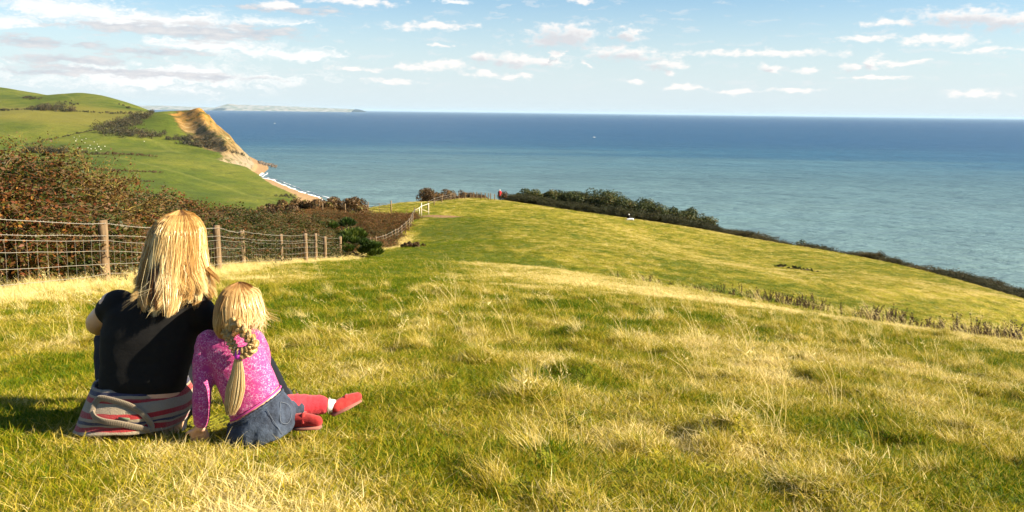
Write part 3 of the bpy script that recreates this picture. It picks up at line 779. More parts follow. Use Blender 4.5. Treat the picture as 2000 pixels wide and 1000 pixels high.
def lay_grass():
    X, Y, I, S, T, H = [], [], [], [], [], []
    def layer(n, y0, y1, ids, s0, s1, bias=0.0, keep=None, hs=(0.55, 1.0), pw=0.5):
        x, y = wedge(n, y0, y1, pw)
        d = dry_mask(x, y)
        if keep is not None:
            k = keep(x, y, d); x, y, d = x[k], y[k], d[k]
        ok = ~inside_people(x, y) & (bare_mask(x, y) < 0.4)
        b = poly_dist(x, y, _fence_xy); ok &= (b > -3.2) | (y > 100)
        x, y, d = x[ok], y[ok], d[ok]; k = len(x)
        X.append(x); Y.append(y); T.append(np.clip(d + bias + rng.normal(0, 0.10 + 0.10 * np.clip((y - 15) / 30, 0, 1)), 0, 1))
        I.append(rng.choice(ids, k)); sc = rng.uniform(s0, s1, k); S.append(sc); H.append(sc * rng.uniform(hs[0], hs[1], k))
    A, B, C, D, E, F = [0, 1, 2, 3], [4, 5, 6, 7], [8, 9, 10], [11, 12, 13], [14, 15, 16], [17, 18, 19]
    front = lambda x, y: (x < 0.1 - 0.10 * y) & (x > -2.3) & (y < 4.6)
    r = lambda k: rng.uniform(0, 1, k)
    lump = lambda x, y, s, sd: vnoise(np.stack([x, y], 1), s, 2, sd)
    layer(19000, 2.2, 8, A, 0.8, 1.25)
    layer(7000, 2.2, 8, B, 0.7, 1.15, 0.05, lambda x, y, d: r(len(x)) < np.clip(0.35 + 0.9 * lump(x, y, 1.3, 61.), 0.08, 1))
    layer(5200, 2.2, 8, D, 0.55, 0.95, 0.22, lambda x, y, d: r(len(x)) < np.clip(d * 1.3 - 0.15, 0, 1))
    layer(520, 3.4, 10, C, 0.45, 0.9, 0.15, lambda x, y, d: (~front(x, y)) & (r(len(x)) < np.clip(d * 1.2 - 0.3, 0, 1)) & (lump(x, y, 0.8, 67.) > -0.1))
    layer(150, 2.9, 12, E, 0.6, 1.1, 0.3, lambda x, y, d: ~front(x, y))
    layer(26000, 7, 20, A, 1.2, 2.0)
    layer(13000, 7, 20, B, 0.9, 1.6, 0.06, lambda x, y, d: r(len(x)) < np.clip(0.35 + 0.9 * lump(x, y, 0.9, 71.), 0.1, 1))
    layer(6000, 7, 24, C, 0.6, 1.1, 0.10, lambda x, y, d: r(len(x)) < np.clip(d * 1.9 - 0.9, 0, 1), hs=(0.45, 0.85))
    layer(3000, 7, 22, D, 1.0, 1.8, 0.2, lambda x, y, d: r(len(x)) < d)
    layer(400, 9, 30, E, 0.8, 1.3, 0.3)
    layer(40000, 18, 66, F, 0.45, 0.80, 0.0, lambda x, y, d: r(len(x)) < np.clip((66 - y) / 26, 0, 1), hs=(0.14, 0.30))
    layer(9000, 18, 50, C, 0.8, 1.5, 0.06, lambda x, y, d: r(len(x)) < np.clip(d * 2.2 - 1.15, 0, 1) * np.clip((48 - y) / 26, 0, 1), hs=(0.20, 0.42))
    layer(62000, 38, 150, F, 0.6, 1.25, 0.04, lambda x, y, d: r(len(x)) < np.clip((y - 38) / 24, 0.1, 1), hs=(0.12, 0.30))
    # longer grass hanging over each hollow from its sunny side, and greener grass inside it
    for (hx, hy, hr, hd) in HOLLOW:
        k = int(5 + 60 * hd); X.append(hx + 1.25 * hr + rng.normal(0, .5 * hr, k)); Y.append(hy + rng.normal(0, .8 * hr, k)); T.append(np.clip(rng.normal(.45, .22, k), 0, 1)); I.append(rng.choice(B + C, k)); sc = rng.uniform(.45, .8, k) * (1 + .03 * hy); S.append(sc); H.append(sc * rng.uniform(.7, 1.2, k))
        k = 4; X.append(hx + rng.normal(0, .5 * hr, k)); Y.append(hy + rng.normal(0, .5 * hr, k)); T.append(np.clip(rng.normal(.08, .08, k), 0, 1)); I.append(rng.choice(B, k)); sc = rng.uniform(.7, 1.1, k); S.append(sc); H.append(sc)
    # tall straw left uncut along the fence
    n = 3600; t = rng.uniform(0, 1, n) ** 1.4; fy = 7 + t * 80
    fx = np.interp(fy, [p[1] for p in _fence_xy], [p[0] for p in _fence_xy]) + rng.normal(-0.25, 0.55, n)
    X.append(fx); Y.append(fy); T.append(np.clip(rng.normal(0.80, 0.13, n), 0, 1)); I.append(rng.choice(C, n)); sc = rng.uniform(0.8, 1.5, n); S.append(sc); H.append(sc * rng.uniform(0.9, 1.5, n))
    X, Y, I, S, T, H = [np.concatenate(a) for a in (X, Y, I, S, T, H)]
    Z = field_z(X, Y); k = len(X)
    rot = np.stack([rng.normal(0, 0.10, k), rng.normal(0, 0.10, k), np.where(I >= 8, rng.normal(0, 0.5, k), rng.uniform(0, 6.28, k))], axis=1)
    o = scatter('grass', GRASS_TREE, np.stack([X, Y, Z], 1), rot, np.stack([S, S, H], 1), I, T)
    tag(o, 'mixed green and straw coloured grass covering the hill field', 'grass', kind='stuff')
lay_grass()
# ------------------------------------------------------------------ scrub, bushes and trees
def leaf_mat(name, stops, transl=0.25, inst=False, rough=0.55, spread=0.8):
    m, t, b = material(name)
    f = t.attr('rnd').outputs['Fac']
    if inst:
        tint = t.attr('tint', 'INSTANCER').outputs['Fac']
        f = t.math('ADD', tint, t.math('MULTIPLY', t.math('SUBTRACT', f, 0.5), spread), clamp=True)
    c = t.ramp(f, stops)
    t.put(b.inputs['Base Color'], c); b.inputs['Roughness'].default_value = rough; b.inputs['Specular IOR Level'].default_value = 0.25
    tr = t.new('ShaderNodeBsdfTranslucent'); t.put(tr.inputs['Color'], c)
    mx = t.new('ShaderNodeMixShader'); mx.inputs[0].default_value = transl
    t.l.new(b.outputs[0], mx.inputs[1]); t.l.new(tr.outputs[0], mx.inputs[2]); t.l.new(mx.outputs[0], t.n['Material Output'].inputs['Surface'])
    return m
def bark_mat(name, a, c):
    m, t, b = material(name)
    n = t.noise(geo_pos(t), 14.0, 4, 0.6); t.put(b.inputs['Base Color'], t.mix(n, a, c)); b.inputs['Roughness'].default_value = 0.85
    t.put(b.inputs['Normal'], t.bump(n, 0.5, 0.02)); return m
MAT['bramble'] = leaf_mat('bramble_leaves', [(0.0, (0.022, 0.040, 0.005)), (0.3, (0.070, 0.072, 0.008)), (0.55, (0.125, 0.060, 0.014)), (0.8, (0.16, 0.046, 0.016)), (1.0, (0.28, 0.125, 0.022))], 0.3, True)
MAT['twig'] = bark_mat('bramble_stems', (0.07, 0.035, 0.018), (0.28, 0.18, 0.085))
MAT['lichen_twig'] = bark_mat('lichened_thorn_stems', (0.10, 0.07, 0.02), (0.42, 0.31, 0.06))
MAT['thorn'] = leaf_mat('thorn_bush_leaves', [(0.0, (0.06, 0.035, 0.010)), (0.5, (0.11, 0.050, 0.014)), (0.8, (0.15, 0.08, 0.014)), (1.0, (0.18, 0.15, 0.02))])
MAT['gorse'] = leaf_mat('gorse_needles', [(0.0, (0.020, 0.042, 0.006)), (0.6, (0.050, 0.085, 0.010)), (1.0, (0.13, 0.15, 0.02))], 0.2)
MAT['blackthorn'] = leaf_mat('blackthorn_leaves', [(0.0, (0.045, 0.032, 0.012)), (0.5, (0.12, 0.065, 0.025)), (0.85, (0.17, 0.095, 0.03)), (1.0, (0.13, 0.14, 0.025))], 0.2)
MAT['seascrub'] = leaf_mat('clifftop_leaves', [(0.0, (0.022, 0.034, 0.008)), (0.55, (0.055, 0.070, 0.014)), (0.85, (0.10, 0.095, 0.02)), (1.0, (0.15, 0.10, 0.03))], 0.2)
MAT['farscrub'] = leaf_mat('far_scrub_leaves', [(0.0, (0.028, 0.032, 0.010)), (0.6, (0.060, 0.048, 0.016)), (1.0, (0.12, 0.075, 0.03))], 0.1)
MAT['farbrown'] = leaf_mat('far_bracken', [(0.0, (0.07, 0.045, 0.015)), (0.6, (0.115, 0.068, 0.022)), (1.0, (0.15, 0.12, 0.03))], 0.1)
MAT['bark'] = bark_mat('bark', (0.05, 0.035, 0.025), (0.16, 0.12, 0.08))

def leaves(mb, g, ctr, out, leaf, rnd, aspect=0.6):
    """one small folded leaf face per centre"""
    n = len(ctr)
    d = out + g.normal(0, 0.8, (n, 3)); d /= np.linalg.norm(d, axis=1)[:, None]
    u = np.cross(d, g.normal(0, 1, (n, 3))); u /= (np.linalg.norm(u, axis=1)[:, None] + 1e-9); w = np.cross(d, u)
    L = leaf * g.uniform(0.6, 1.35, n)[:, None]
    v = np.stack([ctr - u * L * 0.5, ctr + w * L * aspect * 0.5 + d * L * 0.12, ctr + u * L * 0.5, ctr - w * L * aspect * 0.5 + d * L * 0.12], axis=1).reshape(-1, 3)
    i = np.arange(n)[:, None] * 4
    mb.add(v, i + np.array([[0, 1, 2, 3]]), a=np.repeat(rnd, 4))

def crown(clumps, n, leaf, seed, shell=0.55, squash=0.85, up=0.25, lightside=0.0):
    """leaves spread through overlapping leaf clumps; gaps between clumps stay open"""
    g = np.random.default_rng(seed); mb = MB()
    c = np.array(clumps, dtype=float); wts = c[:, 3] ** 2; wts /= wts.sum()
    k = g.choice(len(c), n, p=wts); d = g.normal(0, 1, (n, 3)); d /= np.linalg.norm(d, axis=1)[:, None]
    r = c[k, 3] * (shell + (1 - shell) * g.uniform(0, 1, n) ** 0.6)
    p = c[k, :3] + d * r[:, None] * np.array((1, 1, squash))
    p += 0.22 * c[k, 3][:, None] * np.stack([vnoise(p, 2.2 / max(leaf * 8, 1e-3) * 0.25, 2, q) for q in (1., 2., 3.)], axis=1)
    tone = np.clip(0.45 + 0.35 * g.normal(0, 1, len(c))[k] * 0.5 + 0.22 * g.normal(0, 1, n), 0, 1)
    leaves(mb, g, p, d + np.array((0, 0, up)), leaf, tone)
    return mb

def limbs(clumps, base_r, seed, trunk_h=0.3, stems=1):
    g = np.random.default_rng(seed); mb = MB()
    for s in range(stems):
        bx, by = (g.normal(0, base_r * 2, 2) if stems > 1 else (0, 0))
        top = np.array((bx * 1.5, by * 1.5, trunk_h)); mb.tube([(bx, by, -0.3), (bx, by, trunk_h * 0.5), top], [base_r * 1.25, base_r, base_r * 0.8], 6)
        for cl in clumps[s::stems]:
            e = np.array(cl[:3]); mid = (top + e) / 2 + g.normal(0, 0.1, 3) * np.linalg.norm(e - top); 
            ts = np.linspace(0, 1, 6)[:, None]; pts = (1 - ts) ** 2 * top + 2 * ts * (1 - ts) * mid + ts ** 2 * e
            mb.tube(pts, np.linspace(base_r * 0.7, base_r * 0.15, 6), 5)
            for q in range(3):
                f = e + g.normal(0, 0.5, 3) * cl[3]; mb.tube([e * 0.6 + top * 0.4, (e + f) / 2 + g.normal(0, .08, 3) * cl[3], f], [base_r * .25, base_r * .15, base_r * .05], 4)
    return mb

def clump_set(seed, w, h, n, depth=None, lean=0.0, profile=None):
    """n leaf clumps filling a crown w wide, h high; lean shifts the top; profile(u in -1..1) -> relative height"""
    g = np.random.default_rng(seed); out = []; depth = depth or w * 0.7
    for k in range(n):
        u = g.uniform(-0.9, 0.9); hh = h * (profile(u) if profile else math.sqrt(max(0.08, 1 - u * u * 0.75)))
        v = g.uniform(0.12, 0.86); r = min(w, h) * g.uniform(0.19, 0.32)
        out.append((u * w * 0.46 + lean * v * h, g.uniform(-0.4, 0.4) * depth, max(r * 0.6, v * hh - r * 0.1), r))
    return out

def bush(name, label, cat, px, top, d, wpx, seed, leafm, n=3000, leaf=0.16, nc=14, lean=0.0, profile=None, stems=3, group=None, base=None, barkm='bark', trunk=0.06, shell=0.5, sink=0.0):
    """a bush or small tree standing on the ground under photo pixel px at depth d, its top at pixel row top"""
    p = P(px, top, d); z0 = gz(p.x, p.y) - sink if base is None else base
    h = p.z - z0; w = wpx / FPX * d
    cl = clump_set(seed, w, h, nc, lean=lean, profile=profile)
    mx = max(c[2] + c[3] * 0.85 for c in cl); cl = [(c[0], c[1], c[2] * h / mx, c[3] * min(1, h / mx + 0.2)) for c in cl]
    t = empty(name, (p.x, p.y, z0), 0, label, cat, group)
    limbs(cl, trunk, seed + 1, h * 0.12, stems).build('trunk' if stems == 1 else 'stems', MAT[barkm], t)
    crown(cl, n, leaf, seed + 2, shell).build('crown', MAT[leafm], t, smooth=False)
    return t

# --- bramble prototypes (never linked: only their instances are drawn)
def bramble(seed, r, nt, nl, leaf):
    g = np.random.default_rng(seed); st = MB(); lf = MB(); C, O = [], []
    for k in range(nt):
        a = g.uniform(0, 6.28); rr = r * g.uniform(0.1, 0.7); b = np.array((rr * math.cos(a), rr * math.sin(a), -r * 0.5))
        dr = np.array((math.cos(a + g.normal(0, .7)), math.sin(a + g.normal(0, .7)), 0)); L = r * g.uniform(0.9, 1.9); ar = g.uniform(0.4, 1.0)
        ts = np.linspace(0, 1, 7)[:, None]; pts = b + dr * L * 0.75 * ts + np.array((0, 0, 1.0)) * L * (ar * 1.5 * ts - ar * 1.05 * ts * ts) + g.normal(0, 0.03 * r, (7, 3))
        st.tube(pts, np.linspace(0.008, 0.003, 7) * (r / 0.7), 3, cap=False)
        m = nl // nt; u = g.uniform(0.25, 1.0, m); idx = u * 6; i0 = np.minimum(idx.astype(int), 5); fr = (idx - i0)[:, None]
        c = pts[i0] * (1 - fr) + pts[i0 + 1] * fr + g.normal(0, 0.075 * r, (m, 3)); C.append(c); O.append(np.tile((0, 0, 0.8), (m, 1)))
    C = np.concatenate(C); O = np.concatenate(O)
    leaves(lf, g, C, O, leaf, g.uniform(0, 1, len(C)))
    return st, lf
BP = []
for k in range(5):
    st, lf = bramble(200 + k, 0.7, 30, 1050, 0.070)
    v1, f1, a1 = st.data(); v2, f2, a2 = lf.data()
    me = make_mesh('bramble_%d' % k, np.concatenate([v1, v2]), [f1[0], f2[0] + len(v1)], False, {'rnd': np.concatenate([a1, a2])})
    me.materials.append(MAT['twig']); me.materials.append(MAT['bramble'])
    mi = np.zeros(len(me.polygons), dtype=np.int32); mi[len(f1[0]):] = 1; me.polygons.foreach_set('material_index', mi)
    BP.append(bpy.data.objects.new('bramble_%d' % k, me))
MAT['dark_twig'] = bark_mat('dark_scrub_stems', (0.02, 0.015, 0.01), (0.06, 0.045, 0.025))
MAT['darkleaf'] = leaf_mat('dark_scrub_leaves', [(0.0, (0.018, 0.026, 0.006)), (0.4, (0.045, 0.050, 0.010)), (0.8, (0.085, 0.060, 0.018)), (1.0, (0.13, 0.09, 0.025))], 0.2, True)
BD = []
for k, o in enumerate(BP):
    me = o.data.copy(); me.name = 'scrub_%d' % k; me.materials[0] = MAT['dark_twig']; me.materials[1] = MAT['darkleaf']; BD.append(bpy.data.objects.new('scrub_%d' % k, me))
BRAMBLE_TREE = scatter_tree('bramble_scatter', BP); DARK_TREE = scatter_tree('dark_scrub_scatter', BD)
def bramble_mass(name, label, pts, tint, s0, s1, sq=(0.7, 1.0), tree=None):
    n = len(pts); s = rng.uniform(s0, s1, n)
    o = scatter(name, tree or BRAMBLE_TREE, pts, np.stack([rng.normal(0, .15, n), rng.normal(0, .15, n), rng.uniform(0, 6.28, n)], 1), np.stack([s, s, s * rng.uniform(*sq, n)], 1), rng.integers(0, 5, n), tint)
    return tag(o, label, 'scrub', kind='stuff')

def thicket():
    # skyline of the thicket in the photo, and the depth it stands at
    ox = [-60, 0, 60, 110, 150, 200, 300, 370, 430, 470, 520, 580, 640]
    oy = [284, 294, 316, 346, 360, 366, 368, 376, 390, 398, 404, 408, 425]
    od = [17, 18, 19, 20.5, 22, 25, 29, 32, 36, 39, 43, 48, 58]
    pts = []
    for k in range(1500):
        px = rng.uniform(-60, 655); d0 = np.interp(px, ox, od); f = rng.uniform(0, 1)
        dd = d0 - (1 - f) * 0.18 * d0
        p = P(px, 400, dd)
        fx = np.interp(p.y, [q[1] for q in _fence_xy], [q[0] for q in _fence_xy])
        if p.x > fx - 0.9: continue
        pts.append((p.x, p.y, P(px, np.interp(px, ox, oy), d0).z, f))
    a = np.array(pts); g0 = field_z(a[:, 0], a[:, 1])
    hh = (a[:, 2] - 0.45 - g0) * (0.35 + 0.65 * a[:, 3] ** 0.6) * (0.92 + 0.16 * vnoise(a[:, :2], 0.6, 2, 5.))
    v = 1 - rng.uniform(0, 1, len(a)) ** 2.2 * 0.95
    pts = np.stack([a[:, 0], a[:, 1], g0 + 0.15 + hh * v], 1)[hh > 0.2]; t = np.clip(0.33 + 0.62 * vnoise(pts, 0.45, 2, 7.) + rng.normal(0, .12, len(pts)), 0.0, 0.98)
    bramble_mass('bramble_thicket', 'tangled brown and rust bramble thicket behind the wire fence', pts, t, 0.8, 1.35)
    # reddish bracken and bramble slope further down, left of the fence
    pts = []
    for k in range(4200):
        y = rng.uniform(50, 112); fx = np.interp(y, [q[1] for q in _fence_xy], [q[0] for q in _fence_xy]); x = fx - 0.9 - rng.uniform(0, 1) * (8 + 0.28 * (y - 40))
        px = 1000 + FPX * x / y
        if y > 96 and 632 < px < 706: continue
        if y > 104 and px > 706: continue
        pts.append((x, y, 0.25 + rng.uniform(0, 0.35)))
    pts = np.array(pts); pts[:, 2] += field_z(pts[:, 0], pts[:, 1]); t = np.clip(0.55 + 0.50 * vnoise(pts, 0.2, 3, 9.) + rng.normal(0, .10, len(pts)), 0.2, 1)
    bramble_mass('bracken_slope', 'reddish brown bracken slope beyond the gorse bush', pts, t, 0.8, 1.3, (0.5, 0.8))
    under = []
    for k in range(900):
        px = rng.uniform(1000, 1400); p = P(px, 420, 164 + rng.uniform(-2, 5) - 0.02 * (px - 1000)); under.append((p.x, p.y, 0.3 + rng.uniform(0, 1.3)))
    under = np.array(under); under[:, 2] += field_z(under[:, 0], under[:, 1])
    bramble_mass('clifftop_undergrowth', 'dark undergrowth beneath the row of clifftop trees', under, np.clip(rng.normal(.2, .15, len(under)), 0, .7), 1.1, 1.9, tree=DARK_TREE)
    # low scrub along the cliff edge on the far side of the field
    line = [P(*a) for a in ((1380, 446, 160), (1500, 470, 148), (1650, 498, 137), (1750, 517, 127), (1880, 552, 115), (2060, 604, 103))]
    pts = []
    for k in range(2600):
        s = rng.uniform(0, 4.999); i = int(s); p = line[i].lerp(line[i + 1], s - i); o = rng.uniform(0.0, 1) ** 0.8 * 9.0
        x, y = p.x + o * 0.75, p.y + o * 0.66 + rng.normal(0, .4)
        pts.append((x, y, (0.35 + rng.uniform(0, 1.1) + 0.13 * o) * (0.75 + 1.1 * max(-.5, float(vnoise(np.array([[s * 30.0, o * .2]]), .22, 3, 4.)[0])))))
    pts = np.array(pts); pts[:, 2] += field_z(pts[:, 0], pts[:, 1]); t = np.clip(0.42 + 0.40 * vnoise(pts, 0.14, 2, 9.) + rng.normal(0, .12, len(pts)), 0, 1)
    bramble_mass('cliff_edge_scrub', 'dark low scrub running along the cliff edge of the field', pts, t, 0.9, 1.6, (0.6, 0.9), DARK_TREE)
thicket()

# --- distinct bushes and trees
def thorn_bush():
    p = P(20, 283, 17.5); z0 = gz(p.x, p.y); h = p.z - z0
    t = empty('thorn_bush', (p.x, p.y, z0), 0, 'tall sparse thorn bush with yellow lichened twigs above the brambles', 'bush')
    g = np.random.default_rng(5); st = MB(); C = []
    def grow(b, dr, L, r, lv):
        n = 6; pts = [b]; d = dr
        for k in range(n):
            d = d + g.normal(0, 0.22, 3) + np.array((0.035, 0, 0.02)); d = d / np.linalg.norm(d); pts.append(pts[-1] + d * L / n)
        st.tube(pts, np.linspace(r, r * 0.45, n + 1), 4, cap=False)
        if lv >= 2: C.extend(pts[2:])
        if lv < 4:
            for k in range(5 if lv < 3 else 3):
                i = g.integers(2, n + 1); dd = d + g.normal(0, 0.75, 3); dd[2] = dd[2] * 0.6 + 0.12; grow(pts[i], dd / np.linalg.norm(dd), L * g.uniform(0.45, 0.7), r * 0.5, lv + 1)
    for k in range(6):
        a = g.uniform(0, 6.28); dr = np.array((0.45 * math.cos(a) + 0.12, 0.4 * math.sin(a), 1.0)); grow(np.array((g.normal(0, .5), g.normal(0, .4), 0)), dr / np.linalg.norm(dr), h * 0.62, 0.035, 0)
    v, fs, a = st.data(); k = h / np.percentile(v[:, 2], 99.7)
    o = link('branches', make_mesh('branches', v * k, fs, True, {'rnd': a}), MAT['lichen_twig'], t)
    C = np.array(C) * k; C = C[g.uniform(0, 1, len(C)) < 0.55]; lf = MB(); C = np.repeat(C, 2, axis=0) + g.normal(0, .06, (2 * len(C), 3))
    leaves(lf, g, C, np.tile((0, 0, .6), (len(C), 1)), 0.05, g.uniform(0, 1, len(C))); lf.build('leaves', MAT['thorn'], t, smooth=False)
thorn_bush()

def gorse(name, label, px, top, d, wpx, seed, n=3600, nl=0.30, matk='gorse'):
    p = P(px, top, d); z0 = gz(p.x, p.y); h = p.z - z0; w = wpx / FPX * d; g = np.random.default_rng(seed)
    t = empty(name, (p.x, p.y, z0), 0, label, 'bush'); mb = MB(); cl = clump_set(seed, w, h, 16)
    mx = max(c[2] + c[3] * 0.85 for c in cl); cl = [(c[0], c[1], c[2] * h / mx, c[3]) for c in cl]
    c = np.array(cl); k = g.integers(0, len(c), n); dd = g.normal(0, 1, (n, 3)); dd[:, 2] = np.abs(dd[:, 2]) * 0.8 + 0.1; dd /= np.linalg.norm(dd, axis=1)[:, None]
    b = c[k, :3] + dd * (c[k, 3] * 0.45)[:, None]; L = (nl * g.uniform(0.6, 1.3, n))[:, None]; dd[:, 2] += 0.7; dd /= np.linalg.norm(dd, axis=1)[:, None]
    s = np.cross(dd, g.normal(0, 1, (n, 3))); s /= np.linalg.norm(s, axis=1)[:, None]; wd = L * 0.10
    v = np.stack([b - s * wd * .5, b + s * wd * .5, b + dd * L * .6 + s * wd * .8, b + dd * L, b + dd * L * .6 - s * wd * .8], axis=1).reshape(-1, 3); i = np.arange(n)[:, None] * 5
    mb.add(v, i + np.array([[0, 1, 2, 4]]), i + np.array([[4, 2, 3]]), np.repeat(np.clip(0.4 + 0.3 * g.normal(0, 1, len(c))[k] * .5 + 0.25 * g.normal(0, 1, n), 0, 1), 5))
    limbs(cl, 0.04, seed + 1, h * .1, 3).build('stems', MAT['bark'], t); mb.build('crown', MAT[matk], t, smooth=False)
gorse('gorse_bush', 'dark green spiky gorse bush beside the last near fence post', 700, 458, 49, 92, 11, 5200)
gorse('gorse_bush', 'tall dark green gorse bush behind the fence wires', 655, 427, 53, 130, 12, 6500)
bush('low_bush', 'low rust brown bush on the grass right of the fence', 'bush', 806, 472, 62, 52, 21, 'blackthorn', 2600, 0.14, 22)
bush('blackthorn_bush', 'rounded brown blackthorn bush at the thicket end', 'bush', 607, 385, 108, 120, 31, 'blackthorn', 10000, 0.22, 44)
bush('blackthorn_bush', 'domed dark blackthorn bush next to the wooden field gate', 'bush', 672, 382, 110, 112, 33, 'blackthorn', 10000, 0.22, 44)
bush('blackthorn_bush', 'brown blackthorn bush low behind the bramble thicket', 'bush', 548, 392, 100, 110, 35, 'blackthorn', 8000, 0.22, 36)
wind = lambda u: max(0.22, 0.95 - 0.55 * (u * 0.5 + 0.5)) * (1.0 if u > -0.75 else 0.75)
bush('hawthorn_tree', 'windswept brown hawthorn above the white-railed stile', 'tree', 852, 363, 152, 66, 41, 'blackthorn', 8000, 0.24, 40, lean=-0.18, profile=wind, sink=0.4)
bush('hawthorn_tree', 'windswept hawthorn sloping down behind the ridge fence', 'tree', 886, 367, 158, 62, 43, 'blackthorn', 7000, 0.24, 40, lean=-0.25, profile=wind, sink=0.4)
bush('hawthorn_tree', 'low windswept hawthorn behind the middle ridge fence posts', 'tree', 930, 371, 160, 76, 45, 'blackthorn', 7000, 0.24, 44, lean=-0.25, profile=wind, sink=0.4)
bush('hawthorn_tree', 'small bush right behind the red-jacketed walker', 'bush', 981, 373, 162, 22, 47, 'blackthorn', 1300, 0.22, 8, sink=0.5)
row = [(1022, 378, 62, 'first rounded tree of the clifftop row, nearest the walker'), (1048, 369, 44, 'second tree of the clifftop row from the walker, with an open top'),
       (1076, 368, 50, 'third tree of the clifftop row from the walker'), (1108, 369, 52, 'fourth tree of the clifftop row, with a brownish crown'), (1136, 371, 44, 'fifth tree of the clifftop row, beside a gap'),
       (1160, 374, 40, 'sixth tree of the clifftop row, low and dark'), (1186, 366, 52, 'seventh and tallest tree of the clifftop row'), (1216, 371, 58, 'eighth tree of the clifftop row, behind the seated pair'),
       (1250, 381, 58, 'ninth tree of the clifftop row, stepping down the slope'), (1284, 391, 56, 'tenth tree of the clifftop row from the walker'), (1322, 401, 54, 'eleventh tree of the clifftop row, low and rounded'), (1358, 409, 46, 'last small tree of the clifftop row, before the low scrub')]
for k, (px, top, wp, lab) in enumerate(row):
    bush('clifftop_tree', lab, 'tree', px, top, 168 - 0.02 * (px - 1000), wp * 1.5, 60 + 3 * k, 'seascrub', 12000, 0.26, 34, stems=2, group='trees along the cliff top', trunk=0.09, profile=(lambda u: max(0.35, 0.98 - 0.28 * (u * .5 + .5))))
for k, (px, top, wp, lab) in enumerate([(1522, 515, 30, 'low dark bush at the left end of the field patch'), (1550, 519, 34, 'low dark bush in the middle of the field patch'), (1576, 525, 28, 'low dark bush third along the field patch'), (1592, 531, 18, 'smallest dark bush at the low end of the field patch')]):
    bush('field_bush', lab, 'bush', px, top, 92 - k, wp, 120 + k, 'seascrub', 1100, 0.16, 8, group='low bushes in the field')
bush('field_bush', 'tiny reddish bush on the pale line across the field', 'bush', 1541, 541, 74, 16, 131, 'blackthorn', 500, 0.12, 6)
bush('cliff_bush', 'rounded dark bush rising from the scrub along the cliff edge', 'bush', 1745, 504, 131, 46, 135, 'seascrub', 1600, 0.2, 9)
bush('cliff_bush', 'small dark bush in the upper part of the cliff edge scrub', 'bush', 1562, 466, 147, 26, 137, 'seascrub', 1000, 0.2, 7)

# --- dead docks and thistles in a band across the slope
def dock_mesh(seed):
    g = np.random.default_rng(seed); mb = MB(); h = g.uniform(0.55, 0.85)
    for k in range(g.integers(1, 4)):
        bx, by = g.normal(0, .05, 2); lx, ly = g.normal(0, .12, 2); hh = h * g.uniform(.7, 1)
        pts = [(bx + lx * u * u, by + ly * u * u, hh * u) for u in np.linspace(0, 1, 5)]; mb.tube(pts, [.008, .007, .006, .005, .003], 4)
        C = []
        for j in range(46):
            u = g.uniform(.35, 1.0); C.append((bx + lx * u * u + g.normal(0, .028), by + ly * u * u + g.normal(0, .028), hh * u + g.normal(0, .02)))
        leaves(mb, g, np.array(C), np.tile((0, 0, .3), (46, 1)), 0.045, g.uniform(0, 1, 46))
    return mb.mesh('dead_dock', False)
MAT['dock'] = leaf_mat('dead_dock_stalks', [(0.0, (0.030, 0.013, 0.007)), (1.0, (0.085, 0.038, 0.018))], 0.15)
def docks():
    mesh = [dock_mesh(300 + k) for k in range(6)]
    for m in mesh: m.materials.append(MAT['dock'])
    k = 0
    lx, ly, ld = [1180, 1350, 1500, 1650, 1800, 2010], [549, 565, 583, 610, 636, 662], [52, 46, 39, 33, 29, 25.5]
    while k < 260:
        px = 1180 + 830 * rng.uniform(0, 1) ** 0.62; sp = np.clip((px - 1180) / 820, 0, 1); d = np.interp(px, lx, ld) + rng.normal(0.6, 0.5 + 2.2 * sp)
        x = (px - 1000) / FPX * d; y = d * 0.99
        if vnoise(np.array([[x, y]]), 0.45, 2, 3.)[0] < -0.25: continue
        o = bpy.data.objects.new('dead_dock', mesh[k % 6]); COL.objects.link(o); o.location = (x, y, gz(x, y) - 0.03); s = rng.uniform(0.6, 1.15); o.scale = (s * .75, s * .75, s * rng.uniform(.7, 1.1)); o.rotation_euler = (rng.normal(0, .1), rng.normal(0, .1), rng.uniform(0, 6.28))
        tag(o, 'dead brown dock stalk in the band across the right-hand slope', 'dock stalk', 'dead dock stalks across the slope'); k += 1
docks()

# --- scrub on the far hills, real bushes hundreds of metres off
def far_scrub(name, label, cl, n, leaf, seed, mat='farscrub', cat='scrub'):
    """cl: (px, py of base, height m, half-width m)"""
    c = []
    g = np.random.default_rng(seed)
    for px, py, h, w in cl:
        p = on_hill(px, py)
        if p is None: continue
        for k in range(3):
            x, y = p.x + g.normal(0, w * .5), p.y + g.normal(0, w * .7); c.append((x, y, hill_z(x, y)[0] + h * g.uniform(.15, .55), h * g.uniform(.4, .6)))
    if not c: return
    o0 = np.mean(np.array(c)[:, :3], axis=0); o0[2] = hill_z(o0[0], o0[1])[0]
    cc = [(a[0] - o0[0], a[1] - o0[1], a[2] - o0[2], a[3]) for a in c]
    o = crown(cc, n, leaf, seed, 0.4).build(name, MAT[mat], None, smooth=False); o.location = o0
    tag(o, label, cat)
def along(pts, n, h, w, j=1.0):
    t = np.linspace(0, len(pts) - 1, n); i = np.minimum(t.astype(int), len(pts) - 2)
    return [(pts[a][0] + (pts[a + 1][0] - pts[a][0]) * (b - a) + rng.normal(0, j), pts[a][1] + (pts[a + 1][1] - pts[a][1]) * (b - a) + rng.normal(0, j * .4), h * rng.uniform(.6, 1.3), w) for a, b in zip(i, t)]
far_scrub('hedge', 'dark hedge at the foot of the highest grassy hill', along([(0, 216), (60, 214), (140, 217), (200, 221), (262, 223)], 34, 4.5, 6), 3400, 1.5, 501)
far_scrub('thicket', 'brown thicket in the middle of the hedge below the highest hill', along([(70, 216), (100, 214), (140, 219)], 18, 12, 10, 3), 5000, 1.7, 503)
